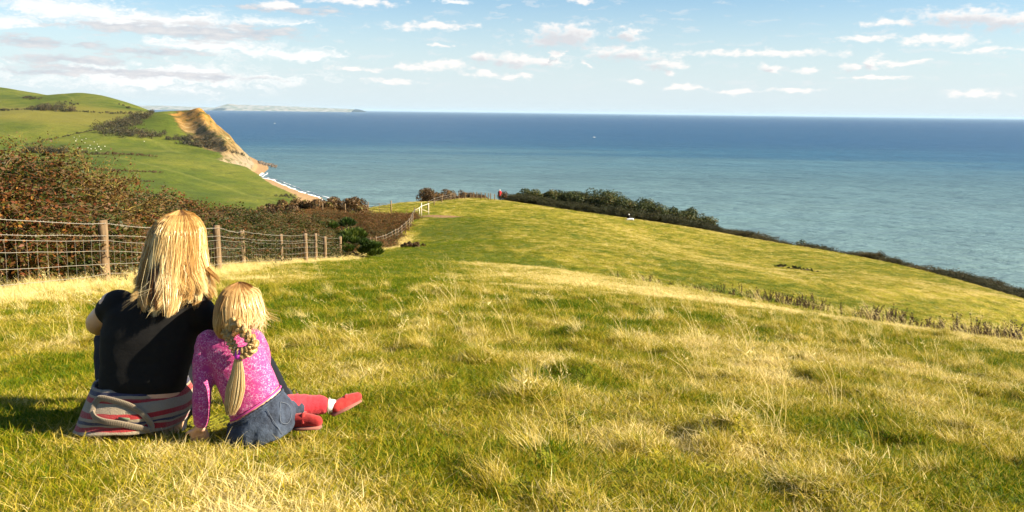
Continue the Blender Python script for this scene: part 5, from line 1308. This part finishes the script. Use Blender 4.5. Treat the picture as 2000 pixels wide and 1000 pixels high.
def woman():
    o0 = Vector((_wb.x, _wb.y, gz(_wb.x, _wb.y + .1))); t = empty('person', o0, 0, 'person with long blonde hair sitting on the grass in a black t-shirt', 'person')
    Q = lambda px, py, d: P(px, py, d) - o0
    S = lambda py, l, r, hd, d=3.47: (Q(l, py, d), Q(r, py, d), hd)
    arms = lambda mb, k: (limb(mb, [Q(222, 594, 3.47), Q(207, 612, 3.50), Q(188, 632, 3.57), Q(205, 640, 3.74), Q(250, 646, 3.93)], [.052 * k, .047 * k, .041 * k, .036 * k, .026 * k], 20),
                          limb(mb, [Q(386, 598, 3.47), Q(402, 622, 3.49), Q(432, 655, 3.60), Q(430, 655, 3.78), Q(390, 656, 3.95)], [.052 * k, .049 * k, .041 * k, .036 * k, .026 * k], 20))
    legs = lambda mb, k, hips=1: (limb(mb, [Q(243, 806, 3.56), Q(224, 735, 3.72), Q(214, 664, 3.90), Q(224, 730, 4.04), Q(236, 796, 4.14)], [.092 * k, .078 * k, .062 * k, .056 * k, .042 * k], 22),
                          limb(mb, [Q(322, 806, 3.56), Q(395, 725, 3.72), Q(466, 645, 3.86), Q(508, 708, 3.98), Q(549, 772, 4.10)], [.092 * k, .078 * k, .062 * k, .058 * k, .044 * k], 22))
    mb = MB()
    loft(mb, [S(585, 250, 365, .06), S(600, 222, 392, .075), S(640, 222, 378, .09), S(700, 220, 360, .095), S(760, 215, 356, .11), S(810, 195, 360, .12, 3.52), S(845, 205, 352, .10, 3.52)])
    arms(mb, 1.0); legs(mb, .8)
    hc = Q(346, 487, 3.50); mb.ball(hc, (.076, .094, .108), 20, 16); mb.ball(hc + Vector((0, .03, -.045)), (.06, .07, .075), 16, 12)
    limb(mb, [Q(341, 520, 3.50), Q(330, 560, 3.49), Q(322, 590, 3.48)], [.05, .052, .06], 8)
    limb(mb, [hc + Vector((0, .094, .005)), hc + Vector((0, .112, -.028))], [.009, .014], 6, 8)          # nose
    for sx in (-1, 1): mb.ball(hc + Vector((sx * .078, .0, -.015)), (.010, .02, .03), 10, 8)                # ears
    limb(mb, [hc + Vector((-.02, .09, -.06)), hc + Vector((0, .097, -.06)), hc + Vector((.02, .09, -.06))], [.007, .009, .007], 8, 8)
    hand(mb, Q(252, 646, 3.94), (1, .15, -.1), (0, .4, 1), .95, .45); hand(mb, Q(388, 656, 3.96), (-1, .15, -.1), (0, .4, 1), .95, .45)
    body = link('body', solid(mb, .008, 5), MAT['skin'], t)
    for sx in (-1, 1):
        mb = MB(); mb.ball(hc + Vector((sx * .031, .087, .0)), .012, 10, 8); mb.build('eye', MAT['white'], body)
    # t-shirt
    mb = MB()
    loft(mb, [S(575, 282, 362, .06), S(586, 236, 388, .085), S(600, 212, 400, .10), S(630, 205, 392, .115), S(670, 201, 382, .122), S(710, 200, 372, .122), S(745, 200, 362, .118), S(785, 205, 354, .105, 3.50)], m=30, n=36)
    limb(mb, [Q(232, 596, 3.47), Q(216, 606, 3.49)], [.064, .058], 8); limb(mb, [Q(376, 597, 3.46), Q(392, 612, 3.47), Q(399, 622, 3.48)], [.064, .064, .060], 8)
    def folds(c):
        return .0045 * vnoise(c * np.array((1.0, 1.0, 2.2)), 9.0, 2, 3.) + .0035 * vnoise(np.stack([c[:, 0] * .5 + c[:, 2] * .8, c[:, 1], c[:, 2] * .6 - c[:, 0] * .8], 1), 11.0, 2, 8.) * np.clip((c[:, 2] - .1) * 4, .3, 1)
    link('t_shirt', solid(mb, .008, 6, folds), MAT['blacktee'], t)
    mb = MB(); loft(mb, [S(765, 205, 356, .12, 3.52), S(800, 196, 362, .15, 3.55), S(850, 200, 360, .14, 3.56)]); legs(mb, 1.0)
    link('trousers', solid(mb, .011, 6, lambda c: .006 * vnoise(c, 12., 2, 5.)), MAT['navy'], t)
    for px, py, d, ang in ((238, 800, 4.17, 0), (554, 782, 4.13, .5)):
        q = Q(px, py, d); mb = MB(); f = Vector((math.sin(ang), math.cos(ang), 0))
        limb(mb, [q - f * .04 + Vector((0, 0, -.03)), q + f * .08 + Vector((0, 0, -.045)), q + f * .17 + Vector((0, 0, -.055))], [.045, .045, .036], 10); limb(mb, [q + Vector((0, 0, .02)), q + Vector((0, 0, -.03))], [.045, .048], 6)
        sh = link('shoe', solid(mb, .008, 4), MAT['darkshoe'], t); lc = MB(); e = q + f * .03 + Vector((0, 0, .015))
        for s in (-1, 1): lc.tube([e, e + Vector((s * .025, .01, .03)), e + Vector((s * .045, 0, .015)), e + Vector((s * .02, .0, -.005)), e], .0025, 5)
        lc.build('lace', MAT['darkshoe'], sh)
    # hair
    lv = [(411, 350, 3, .02), (414, 349, 14, .018), (420, 348, 26, .015), (432, 346, 39, .012), (450, 345, 48, .01), (480, 343, 52, .006), (510, 342, 57, .0), (540, 344, 62, -.008), (560, 347, 65, -.025), (575, 349, 67, -.035), (590, 350, 63, -.04), (604, 349, 54, -.045)]
    cap = MB(); hair_cap(lv, 3.50, .128, cap, o0, .86, .76); cp = link('hair', solid(cap, .010, 3), MAT['hairW'], t)
    at = cp.data.attributes.new('rnd', 'FLOAT', 'POINT'); at.data.foreach_set('value', np.full(len(cp.data.vertices), .22, dtype=np.float32))
    hair_shell('hair_strands', lv, 3.50, .132, 20000, 21, MAT['hairW'], cp, o0, .00075, clumps=110, end=(.76, 1.0), wav=.018, tone=(.62, .28), flick=.14, shade_left=.18)
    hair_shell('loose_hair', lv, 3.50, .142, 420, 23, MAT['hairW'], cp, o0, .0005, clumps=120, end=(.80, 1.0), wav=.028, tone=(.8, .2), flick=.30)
    return t, o0
WOMAN, W0 = woman()

def cardigan():
    o0 = Vector((_wb.x, _wb.y, gz(_wb.x, _wb.y))); t = empty('cardigan', o0, 0, 'red, navy and beige striped wool cardigan wrapped round the hips of the person in black', 'cardigan')
    prof = [(0, 196, 741, 356, 738, .150), (.3, 186, 768, 366, 765, .172), (.62, 176, 800, 370, 792, .190), (1, 163, 834, 356, 820, .200)]
    pv = np.array(prof); U, V = 84, 40; vs = []; att = []; dC = 3.52
    for j in range(V):
        v = j / (V - 1); row = [np.interp(v, pv[:, 0], pv[:, k]) for k in range(1, 6)]; L, Rr = P(row[0], row[1], dC) - o0, P(row[2], row[3], dC) - o0; c = (L + Rr) / 2; a = (Rr - L) / 2
        for i in range(U):
            u = i / (U - 1); th = math.pi * (1.13 - 1.26 * u); s = math.sin(th); x = math.copysign(abs(math.cos(th)) ** .85, math.cos(th)); p = c + a * x
            fold = .010 * vnoise(np.array([[u * 3.0, v * 1.2, 0]]), 3.0, 2, 4.)[0] + .006 * math.sin(v * 11 + u * 4) * (v > .2)
            sag = .022 * max(0, s) * v
            vs.append((p.x, p.y - (row[4] + fold) * (max(s, -.4) if s < 0 else s ** .8), p.z + sag + .004 * vnoise(np.array([[u * 6, v * 3, 1.]]), 2., 2, 6.)[0])); att.append(v)
    q = [(j * U + i, j * U + i + 1, (j + 1) * U + i + 1, (j + 1) * U + i) for j in range(V - 1) for i in range(U - 1)]
    o = link('knit_body', make_mesh('knit_body', vs, np.array(q), True, {'rnd': att}), MAT['stripes'], t); sm = o.modifiers.new('thick', 'SOLIDIFY'); sm.thickness = .009; sm.offset = -1
    vs = np.array(vs)
    def surf(px, py, off):
        r = P(px, py, 1.0); rd = np.array(tuple(r)); w = vs + np.array(tuple(o0)); al = w @ rd / (rd @ rd); dist = np.linalg.norm(w - al[:, None] * rd, axis=1); k = np.argsort(dist)[:6]; return P(px, py, al[k].min() - off) - o0
    path = [(180, 806), (186, 788), (197, 778), (224, 783), (250, 791), (272, 803), (289, 819), (296, 833), (291, 840), (274, 836), (236, 828), (204, 823), (187, 816), (180, 806)]
    pts = spline([surf(a, b_, .014) for a, b_ in path], 110); mb = MB()
    mb.tube(pts, .0120 * (1 + .0 * np.arange(110)), 10, flat=.32, up=(0, 1, 0)); 
    for k in range(1, 109):       # knitted ribs across the band
        d = pts[k + 1] - pts[k - 1]; d /= np.linalg.norm(d); s = np.cross(d, (0, 1, 0)); s /= np.linalg.norm(s)
        mb.tube([pts[k] - s * .0115 + np.array((0, -.002, 0)), pts[k] - s * .006 + np.array((0, -.0042, 0)), pts[k] + s * .006 + np.array((0, -.0042, 0)), pts[k] + s * .0115 + np.array((0, -.001, 0))], .0010, 4)
    mb.build('ribbed_neckband', MAT['rib'], t)
    mb = MB(); c = [surf(a, b_, .012) for a, b_ in ((231, 815), (253, 817), (253, 821), (231, 819))]; mb.add([tuple(p) for p in c] + [tuple(p + Vector((0, .003, 0))) for p in c], [(0, 1, 2, 3), (7, 6, 5, 4), (0, 4, 5, 1), (1, 5, 6, 2), (2, 6, 7, 3), (3, 7, 4, 0)]); mb.build('label', MAT['tag'], t, False)
    return
    # knotted sleeve drooping at the side by the child's hand
    mb = MB(); limb(mb, [Q_ - o0 for Q_ in (P(352, 772, 3.42), P(364, 800, 3.41), P(360, 826, 3.42), P(348, 850, 3.42))], [.030, .036, .032, .022], 14); me = solid(mb, .007, 4, lambda c_: .006 * vnoise(c_, 22., 2, 2.))
    at = me.attributes.new('rnd', 'FLOAT', 'POINT'); co = np.empty(len(me.vertices) * 3, dtype=np.float32); me.vertices.foreach_get('co', co); z = co.reshape(-1, 3)[:, 2]; at.data.foreach_set('value', np.clip((z.max() - z) / (z.max() - z.min()) * .9 + .05, 0, 1).astype(np.float32)); link('sleeve', me, MAT['stripes'], t)
cardigan()

def braid(mb, path, r, n=46, turns=3.2, seed=0, strands=44):
    """three plaited strands, each of many hairs"""
    g = np.random.default_rng(seed); c = spline(path, n); tn = np.gradient(c, axis=0); tn /= np.linalg.norm(tn, axis=1)[:, None]; s = np.cross(tn, (0, 1, 0)); s /= np.linalg.norm(s, axis=1)[:, None]; w = np.cross(s, tn)
    for k in range(3):
        ph = np.linspace(0, turns * 2 * math.pi, n) + k * 2 * math.pi / 3; ctr = c + s * (r * .62 * np.sin(ph))[:, None] + w * (r * .42 * np.sin(2 * ph))[:, None]
        mb.tube(ctr, r * .40, 7, a=.74)
        for h in range(strands):
            a0 = g.uniform(0, 6.28); tw = np.linspace(0, 5, n) + a0; rr = r * .44 * g.uniform(.70, 1.18)
            mb.tube(ctr + s * (rr * np.cos(tw))[:, None] + w * (rr * np.sin(tw))[:, None], .0008, 3, a=float(np.clip(g.normal(.80, .16), 0, 1)), cap=False)
def girl():
    o0 = Vector((_gb.x, _gb.y, gz(_gb.x, _gb.y + .05))); t = empty('person', o0, 0, 'small person with braided hair in a pink floral top, leaning on one hand', 'person'); D = 3.36
    Q = lambda px, py, d=D: P(px, py, d) - o0
    S = lambda l, r, hd, d=D: (Q(*l, d), Q(*r, d), hd)
    hc = Q(464, 606, 3.37)
    arm = [Q(401, 672, 3.36), Q(397, 705, 3.34), Q(396, 748, 3.32), Q(394, 790, 3.31), Q(392, 834, 3.31)]
    legR = [Q(520, 818, 3.42), Q(550, 798, 3.46), Q(590, 792, 3.50), Q(625, 790, 3.52), Q(655, 793, 3.54)]
    mb = MB()
    loft(mb, [S((440, 655), (482, 648), .035), S((412, 668), (495, 656), .048), S((420, 715), (510, 695), .06), S((440, 765), (528, 728), .068), S((450, 805), (540, 752), .078), S((452, 828), (550, 770), .084), S((462, 850), (562, 800), .085), S((470, 862), (562, 840), .08)])
    mb.ball(hc, (.072, .085, .092), 18, 14); mb.ball(hc + Vector((.02, .035, -.04)), (.055, .06, .06), 14, 10); limb(mb, [Q(462, 632, 3.37), Q(458, 655, 3.36), Q(456, 672, 3.36)], [.036, .036, .045], 8)
    e = hc + Vector((.028, -.078, -.03)); mb.ball(e, (.013, .008, .022), 10, 8); limb(mb, [hc + Vector((.05, .07, -.01)), hc + Vector((.06, .085, -.03))], [.007, .011], 6, 8); mb.ball(hc + Vector((-.075, .01, -.03)), (.008, .013, .022), 8, 6)
    limb(mb, [hc + Vector((.03, .085, -.055)), hc + Vector((.05, .078, -.055))], [.007, .007], 6, 8)
    limb(mb, arm, [.034, .030, .027, .025, .020], 18); hand(mb, Q(392, 836, 3.31), (-.15, .25, -.62), (1, .1, 0), .70, -.15)
    limb(mb, [Q(500, 672, 3.38), Q(515, 705, 3.46), Q(505, 745, 3.54)], [.034, .028, .022], 12); hand(mb, Q(505, 745, 3.54), (-.6, .5, -.5), (0, .3, 1), .68, .4)
    limb(mb, legR, [.052, .044, .034, .029, .023], 18); limb(mb, [Q(490, 830, 3.42), Q(520, 828, 3.62), Q(548, 824, 3.58), Q(578, 822, 3.46)], [.06, .05, .036, .026], 14)
    body = link('body', solid(mb, .0065, 4), MAT['skin'], t)
    for dx in (.012, .055):
        mb = MB(); mb.ball(hc + Vector((dx, .078, .0)), .011, 8, 6); mb.build('eye', MAT['white'], body)
    # pink top
    mb = MB()
    loft(mb, [S((434, 648), (486, 640), .048), S((408, 662), (498, 650), .062), S((400, 684), (508, 668), .075), S((410, 716), (518, 693), .080), S((426, 752), (528, 717), .082), S((440, 786), (538, 741), .088), S((454, 816), (545, 757), .092)], m=30, n=34)
    limb(mb, [Q(406, 668, 3.36)] + arm[1:4] + [Q(393, 824, 3.31)], [.044, .040, .0355, .034, .0295], 20); limb(mb, [Q(496, 664, 3.37), Q(510, 692, 3.43), Q(512, 722, 3.50)], [.042, .036, .030], 10)
    def folds(c): return .0032 * vnoise(c, 16., 2, 2.) + .0035 * vnoise(np.stack([c[:, 0] * .3, c[:, 1], c[:, 2] * 1.6 + c[:, 0] * .5], 1), 26., 2, 4.) * np.clip((-.10 - c[:, 0]) * 20, .25, 1)
    top = link('floral_top', solid(mb, .0065, 5, folds), MAT['floral'], t)
    mb = MB(); 
    for (l, r, hd) in (((453, 817), (546, 758), .0955),):
        a, c = Q(*l), Q(*r); ce = (a + c) / 2; ax = (c - a) / 2; th = np.linspace(0, 2 * math.pi, 49); ring = [ce + ax * math.cos(x) * 1.01 + Vector((0, hd * math.sin(x), 0)) for x in th]; mb.tube(ring, .0042, 6)
    mb.build('hem', MAT['pinkhem'], top)
    # denim skirt
    mb = MB(); loft(mb, [S((450, 829), (549, 767), .092), S((447, 836), (558, 776), .102), S((448, 846), (568, 790), .112), S((455, 858), (575, 812), .115), S((466, 868), (572, 838), .105)], m=22, n=36)
    limb(mb, [Q(525, 815, 3.42), Q(556, 802, 3.45), Q(572, 798, 3.47)], [.062, .056, .05], 8)
    den = link('denim_skirt', solid(mb, .0065, 4, lambda c: .005 * vnoise(c, 30., 3, 1.) + .004 * vnoise(c * np.array((1, 1, .4)), 60., 2, 3.)), MAT['denim'], t)
    me = den.data; co = np.empty(len(me.vertices) * 3, dtype=np.float32); me.vertices.foreach_get('co', co); wv = co.reshape(-1, 3) + np.array(tuple(o0))
    def on(px, py, off=.003):
        rd = np.array(tuple(P(px, py, 1.0))); al = wv @ rd / (rd @ rd); dist = np.linalg.norm(wv - al[:, None] * rd, axis=1); k = np.argsort(dist)[:14]; return P(px, py, al[k].min() - off) - o0
    a, c = Q(450, 827), Q(549, 766); ce = (a + c) / 2; ax = (c - a) / 2; mb = MB()
    for dz, rr in ((0, .006), (-.010, .0065), (-.019, .006)):
        th = np.linspace(0, 2 * math.pi, 90); mb.tube([ce + ax * math.cos(x) * 1.02 + Vector((.004 * -dz * 30, .099 * math.sin(x) , dz)) + Vector((0, .0, .0022 * math.sin(x * 38))) for x in th], rr, 6)
    mb.build('waistband', MAT['denim'], den)
    for k, path in enumerate((((548, 785), (563, 790), (570, 806), (563, 826), (548, 822), (548, 785)), ((522, 800), (530, 815), (545, 838), (552, 848)))):
        mb = MB(); mb.tube(spline([on(*p) for p in path], 26), .0011, 4); mb.build('seam' if k else 'pocket', MAT['stitch'], den)
    # legging, sock, shoes
    mb = MB(); limb(mb, [Q(535, 806, 3.43), Q(560, 798, 3.46), Q(590, 793, 3.50), Q(626, 791, 3.52)], [.056, .056, .047, .039], 16); limb(mb, [Q(520, 828, 3.60), Q(546, 824, 3.58), Q(570, 822, 3.50)], [.05, .042, .034], 10)
    link('legging', solid(mb, .0065, 4, lambda c: .0045 * vnoise(c * np.array((3.0, .8, .8)), 34., 2, 3.)), MAT['legging'], t)
    mb = MB(); limb(mb, [Q(643, 792, 3.53), Q(656, 793, 3.54), Q(661, 791, 3.545)], [.0275, .025, .019], 10); link('sock', solid(mb, .006, 3), MAT['sock'], t)
    def shoe(px, py, d, f, s):
        q = Q(px, py, d); f = Vector(f).normalized(); mb = MB(); limb(mb, [q - f * .03, q + f * .02 + Vector((0, 0, .002)), q + f * .075 + Vector((0, 0, -.004))], [.031 * s, .032 * s, .025 * s], 12); sh = link('shoe', solid(mb, .006, 4, lambda c: .002 * vnoise(c, 40., 2, 2.)), MAT['redshoe'], t)
        so = MB(); dn = Vector((0, -.012, -.026 * s)); so.tube([q - f * .045 + dn, q + f * .02 + dn, q + f * .09 + dn], [.022 * s, .029 * s, .021 * s], 10, flat=.3, up=(0, 0, 1)); so.build('sole', MAT['sole'], sh)
        st = MB(); st.tube([q + f * .02 + Vector((0, -.035 * s, 0)), q + f * .02 + Vector((0, -.012 * s, .034 * s)), q + f * .02 + Vector((0, .02, .03 * s))], .007, 6, flat=.5); st.build('strap', MAT['redshoe'], sh)
    shoe(668, 789, 3.55, (.65, .6, .22), .80); shoe(585, 822, 3.40, (.9, -.25, .12), .92); 
    mb = MB(); pts = [Q(643, 792, 3.53) + Vector((0, .031 * math.cos(x), .031 * math.sin(x))) for x in np.linspace(0, 6.28, 24)]; mb.tube(pts, .0018, 4); mb.build('anklet', MAT['rib'], t)
    # hair
    lv = [(552, 466, 3, .01), (555, 466, 12, .01), (560, 465, 22, .008), (570, 464, 31, .006), (585, 464, 38, .004), (602, 464, 42, 0), (620, 463, 41, -.002), (636, 460, 36, -.004), (650, 455, 26, -.006), (658, 452, 18, -.008)]
    cap = MB(); hair_cap(lv, 3.37, .105, cap, o0, .90, .85); cp = link('hair', solid(cap, .008, 3), MAT['hairG'], t)
    at = cp.data.attributes.new('rnd', 'FLOAT', 'POINT'); at.data.foreach_set('value', np.full(len(cp.data.vertices), .30, dtype=np.float32))
    hair_shell('hair_strands', lv, 3.37, .108, 12000, 31, MAT['hairG'], cp, o0, .0007, clumps=90, end=(.93, 1.0), wav=.005, tone=(.52, .22), th0=-.9, th1=4.0)
    wl = [(552, 466, 3, .01), (570, 466, 38, .006), (600, 468, 46, 0), (630, 472, 44, 0), (655, 476, 36, -.01), (668, 480, 30, -.01)]
    hair_shell('loose_hair', wl, 3.37, .115, 170, 33, MAT['hairG'], cp, o0, .0008, clumps=70, end=(.75, 1.0), wav=.018, tone=(.9, .1), th0=-.8, th1=.9, flick=.3)
    mb = MB(); braid(mb, [Q(438, 646, 3.275), Q(447, 660, 3.26), Q(455, 676, 3.255), Q(464, 690, 3.25)], .0165, seed=3, turns=2.2); mb.build('braid', MAT['hairG'], cp)
    mb = MB(); braid(mb, [Q(456, 626, 3.268), Q(470, 640, 3.25), Q(484, 656, 3.243), Q(494, 670, 3.243), Q(490, 682, 3.243), Q(478, 688, 3.243), Q(466, 692, 3.246)], .0200, n=70, seed=5, turns=3.0, strands=60); mb.build('braid', MAT['hairG'], cp)
    mb = MB(); limb(mb, [Q(467, 688, 3.242), Q(465, 696, 3.242)], [.0135, .0135], 6); mb.build('hair_tie', MAT['tie'], cp)
    g = np.random.default_rng(9); mb = MB()
    for k in range(900):
        a = g.uniform(0, 6.28); r = math.sqrt(g.uniform(0, 1)); e = g.uniform(.78, 1.0); u = np.linspace(0, 1, 9) * e; wd = np.interp(u, [0, .15, .55, .85, 1], [.010, .018, .036, .030, .016]); cxs = np.interp(u, [0, .3, .7, 1], [465, 464, 457, 450]); rows = np.interp(u, [0, 1], [695, 812]); dd = np.interp(u, [0, .2, 1], [3.243, 3.250, 3.262])
        pts = [Q(x_, y_, d_) + Vector((w_ * r * math.cos(a), w_ * .45 * r * math.sin(a), 0)) for x_, y_, d_, w_ in zip(cxs, rows, dd, wd)]
        mb.tube(pts, .0008 * np.interp(u, [0, .8, 1], [1, 1, .3]), 3, a=float(np.clip(g.normal(.88, .15), 0, 1)), cap=False)
    mb.build('ponytail', MAT['hairG'], cp)
girl()

def simple_person(name, label, loc, parts, kids):
    t = empty(name, loc, 0, label, 'person')
    for nm, mat, shapes, vox in parts:
        mb = MB()
        for sh in shapes:
            if len(sh) == 2: limb(mb, [Vector(p) for p in sh[0]], sh[1], 10, 10)
            else: mb.ball(sh[0], sh[1], 12, 10)
        link(nm, solid(mb, vox, 2), MAT[mat], t)
    return t
wp = on_field(976, 391.5); wp.z = gz(wp.x, wp.y)
simple_person('person', 'distant walker in a red jacket and white hat beside the ridge fence', wp, [
    ('body', 'skin', [([(0, 0, .9), (0, 0, 1.35)], [.12, .13]), ([(0, 0, 1.35), (0, .01, 1.5)], [.06, .055]), ((0, .02, 1.60), (.08, .095, .11), 0), ([(-.2, 0, 1.38), (-.24, .05, 1.1), (-.2, .18, .98)], [.045, .04, .04]), ([(.2, 0, 1.38), (.25, .05, 1.1), (.22, .18, .98)], [.045, .04, .04]), ([(-.1, 0, .9), (-.1, .05, .45), (-.1, 0, .05)], [.08, .06, .05]), ([(.1, 0, .9), (.1, -.05, .45), (.1, -.12, .05)], [.08, .06, .05]), ([(-.1, -.03, .05), (-.1, .15, .04)], [.05, .04]), ([(.1, -.15, .05), (.1, .03, .04)], [.05, .04])], .018),
    ('jacket', 'redjacket', [([(0, 0, .82), (0, 0, 1.1), (0, 0, 1.4)], [.17, .17, .17]), ([(-.19, 0, 1.40), (-.27, .03, 1.1), (-.23, .14, .98)], [.085, .07, .06]), ([(.19, 0, 1.40), (.28, .03, 1.1), (.25, .14, .98)], [.085, .07, .06])], .02),
    ('trousers', 'navy', [([(-.1, 0, .9), (-.1, .05, .45), (-.1, 0, .08)], [.12, .09, .075]), ([(.1, 0, .9), (.1, -.05, .45), (.1, -.12, .08)], [.12, .09, .075])], .02),
    ('hat', 'white', [((0, 0, 1.66), (.12, .125, .10), 0), ([(0, .06, 1.63), (0, .16, 1.60)], [.06, .05])], .016),
    ('backpack', 'blacktee', [([(-.12, -.18, .95), (-.13, -.20, 1.38)], [.15, .13])], .02)], None)
sp = on_field(1228, 430); sp.z = gz(sp.x, sp.y)
simple_person('person', 'distant seated figure in a black top and white hat on the field edge', sp, [
    ('body', 'skin', [([(0, 0, .12), (0, 0, .55)], [.14, .15]), ([(0, 0, .6), (0, .02, .72)], [.05, .05]), ((0, .02, .80), (.08, .09, .11), 0), ([(.08, .1, .12), (.25, .45, .38), (.3, .75, .06)], [.08, .06, .05]), ([(-.08, .1, .12), (.1, .5, .38), (.12, .8, .06)], [.08, .06, .05]), ([(-.18, 0, .55), (-.22, .12, .3), (0, .4, .36)], [.045, .04, .035])], .02),
    ('top', 'blacktee', [([(0, 0, .15), (0, 0, .58)], [.18, .18]), ([(-.18, 0, .58), (-.24, .1, .32)], [.07, .06]), ([(.18, 0, .58), (.24, .1, .32)], [.07, .06])], .02),
    ('hat', 'white', [((0, .01, .86), (.13, .13, .09), 0)], .016)], None)
simple_person('person', 'distant figure in white lying beside the seated one in black', (sp.x + .3, sp.y - .5, gz(sp.x + .3, sp.y - .5)), [
    ('body', 'skin', [([(-.45, 0, .12), (.25, 0, .16)], [.12, .13]), ([(.3, 0, .2), (.42, 0, .24)], [.05, .05]), ((.5, 0, .28), (.10, .09, .09), 0), ([(-.5, 0, .12), (-.85, .15, .1), (-1.15, .3, .06)], [.1, .07, .05])], .02),
    ('top', 'white', [([(-.55, 0, .15), (-.1, 0, .2), (.25, 0, .22)], [.17, .19, .17]), ([(.2, -.15, .24), (.35, -.3, .1)], [.07, .05])], .02),
    ('hair', 'darkshoe', [((.53, -.01, .31), (.11, .10, .10), 0)], .016)], None)
# ------------------------------------------------------------------ small far things
m, t, b = material('wool'); MAT['wool'] = m; b.inputs['Base Color'].default_value = (.72, .68, .58, 1); b.inputs['Roughness'].default_value = 1
def sheep():
    mb = MB(); mb.ball((0, 0, .62), (.62, .3, .32), 10, 8); mb.ball((.66, 0, .82), (.17, .11, .13), 8, 6); mb.tube([(.45, 0, .72), (.62, 0, .84)], [.16, .11], 6)
    for x in (-.35, .35):
        for y in (-.14, .14): mb.tube([(x, y, .5), (x, y, .25), (x + .03, y, 0)], [.08, .055, .05], 5)
    me = mb.mesh('sheep'); me.materials.append(MAT['wool'])
    spots = [(145, 270), (150, 273), (155, 268), (160, 275), (148, 277), (166, 280), (184, 279), (190, 283), (172, 290), (178, 292), (186, 291), (193, 288), (160, 293), (152, 291), (205, 287), (197, 293), (176, 285), (282, 277), (188, 295), (168, 272)]
    for px, py in spots:
        p = on_hill(px, py)
        if p is None: continue
        o = bpy.data.objects.new('sheep', me); COL.objects.link(o); o.location = (p.x, p.y, hill_z(p.x, p.y)[0] - .02); o.rotation_euler = (0, 0, rng.uniform(0, 6.28)); s = rng.uniform(1.1, 1.4); o.scale = (s, s, s)
        tag(o, 'tiny white sheep grazing on the far green slope', 'sheep', 'sheep grazing on the far slope')
sheep()
m, t, b = material('wet_rock'); MAT['rock'] = m; t.put(b.inputs['Base Color'], t.mix(t.noise(geo_pos(t), .4, 3), (.05, .04, .03), (.16, .12, .08))); b.inputs['Roughness'].default_value = .7
def rocks():
    mb = MB(); g = np.random.default_rng(4)
    for k in range(150):
        u = g.uniform(0, 1); px = 506 + 34 * u; py = 317 + 7 * u + g.normal(0, 1.6); d = 100 * FPX / (py - 212.6); p = P(px, py, d); r = g.uniform(1.2, 3.4) * (1 - .5 * u)
        n0 = mb.n; mb.ball((p.x, p.y, SEA + r * .2), (r * g.uniform(.8, 1.6), r * g.uniform(.8, 1.5), r * g.uniform(.4, .8)), 7, 5); v = mb.v[-1]; v += g.normal(0, r * .12, v.shape)
    tag(mb.build('rock_ledge', MAT['rock'], smooth=False), 'dark boulders off the foot of the golden cliff', 'rocks', kind='stuff')
rocks()
def boat(px, py, L, lab):
    d = 100 * FPX / (py - 212.7 - .0125 * (px - 530)); p = P(px, py, d); t = empty('boat', (p.x, p.y, SEA), 0, lab, 'boat')
    mb = MB(); xs = np.linspace(-1, 1, 9) * L / 2; sec = []
    for x in xs:
        w = L * .16 * math.sqrt(max(.02, 1 - (2 * x / L) ** 4 * (1 if x > 0 else .6))); h = L * .10 + L * .05 * max(0, x / L * 2); sec += [(x, -w, h), (x, -w * .6, -L * .03), (x, w * .6, -L * .03), (x, w, h)]
    q = [(i * 4 + j, (i + 1) * 4 + j, (i + 1) * 4 + (j + 1) % 4, i * 4 + (j + 1) % 4) for i in range(8) for j in range(4)]; mb.add(sec, q + [(0, 1, 2, 3), (35, 34, 33, 32)]); mb.build('hull', MAT['white'], t, False)
    mb = MB(); mb.box((-L * .05, 0, L * .17), (L * .3, L * .2, L * .14)); mb.build('cabin', MAT['white'], t, False)
boat(536, 241, 12, 'small white boat out on the bay beyond the cliff'); boat(1160, 268, 11, 'tiny white boat in the middle of the sea')

# ------------------------------------------------------------------ sea air
def haze():
    v = [(x, y, z) for z in (-135.0, 95.0) for x, y in ((-111000, -4500), (111000, -4500), (111000, 111000), (-111000, 111000))]
    f = np.array([(0, 3, 2, 1), (4, 5, 6, 7), (0, 1, 5, 4), (1, 2, 6, 5), (2, 3, 7, 6), (3, 0, 4, 7)])
    m = bpy.data.materials.new('sea_air'); m.use_nodes = True; t = NT(m.node_tree); t.n.remove(t.n['Principled BSDF'])
    pv = t.new('ShaderNodeVolumePrincipled'); pv.inputs['Color'].default_value = (.55, .78, 1, 1); pv.inputs['Density'].default_value = 1.2e-5; pv.inputs['Anisotropy'].default_value = .0
    t.l.new(pv.outputs[0], t.n['Material Output'].inputs['Volume'])
    tag(link('haze', make_mesh('haze', v, f, False), m), 'thin blue sea haze over the bay', kind='stuff')
haze()
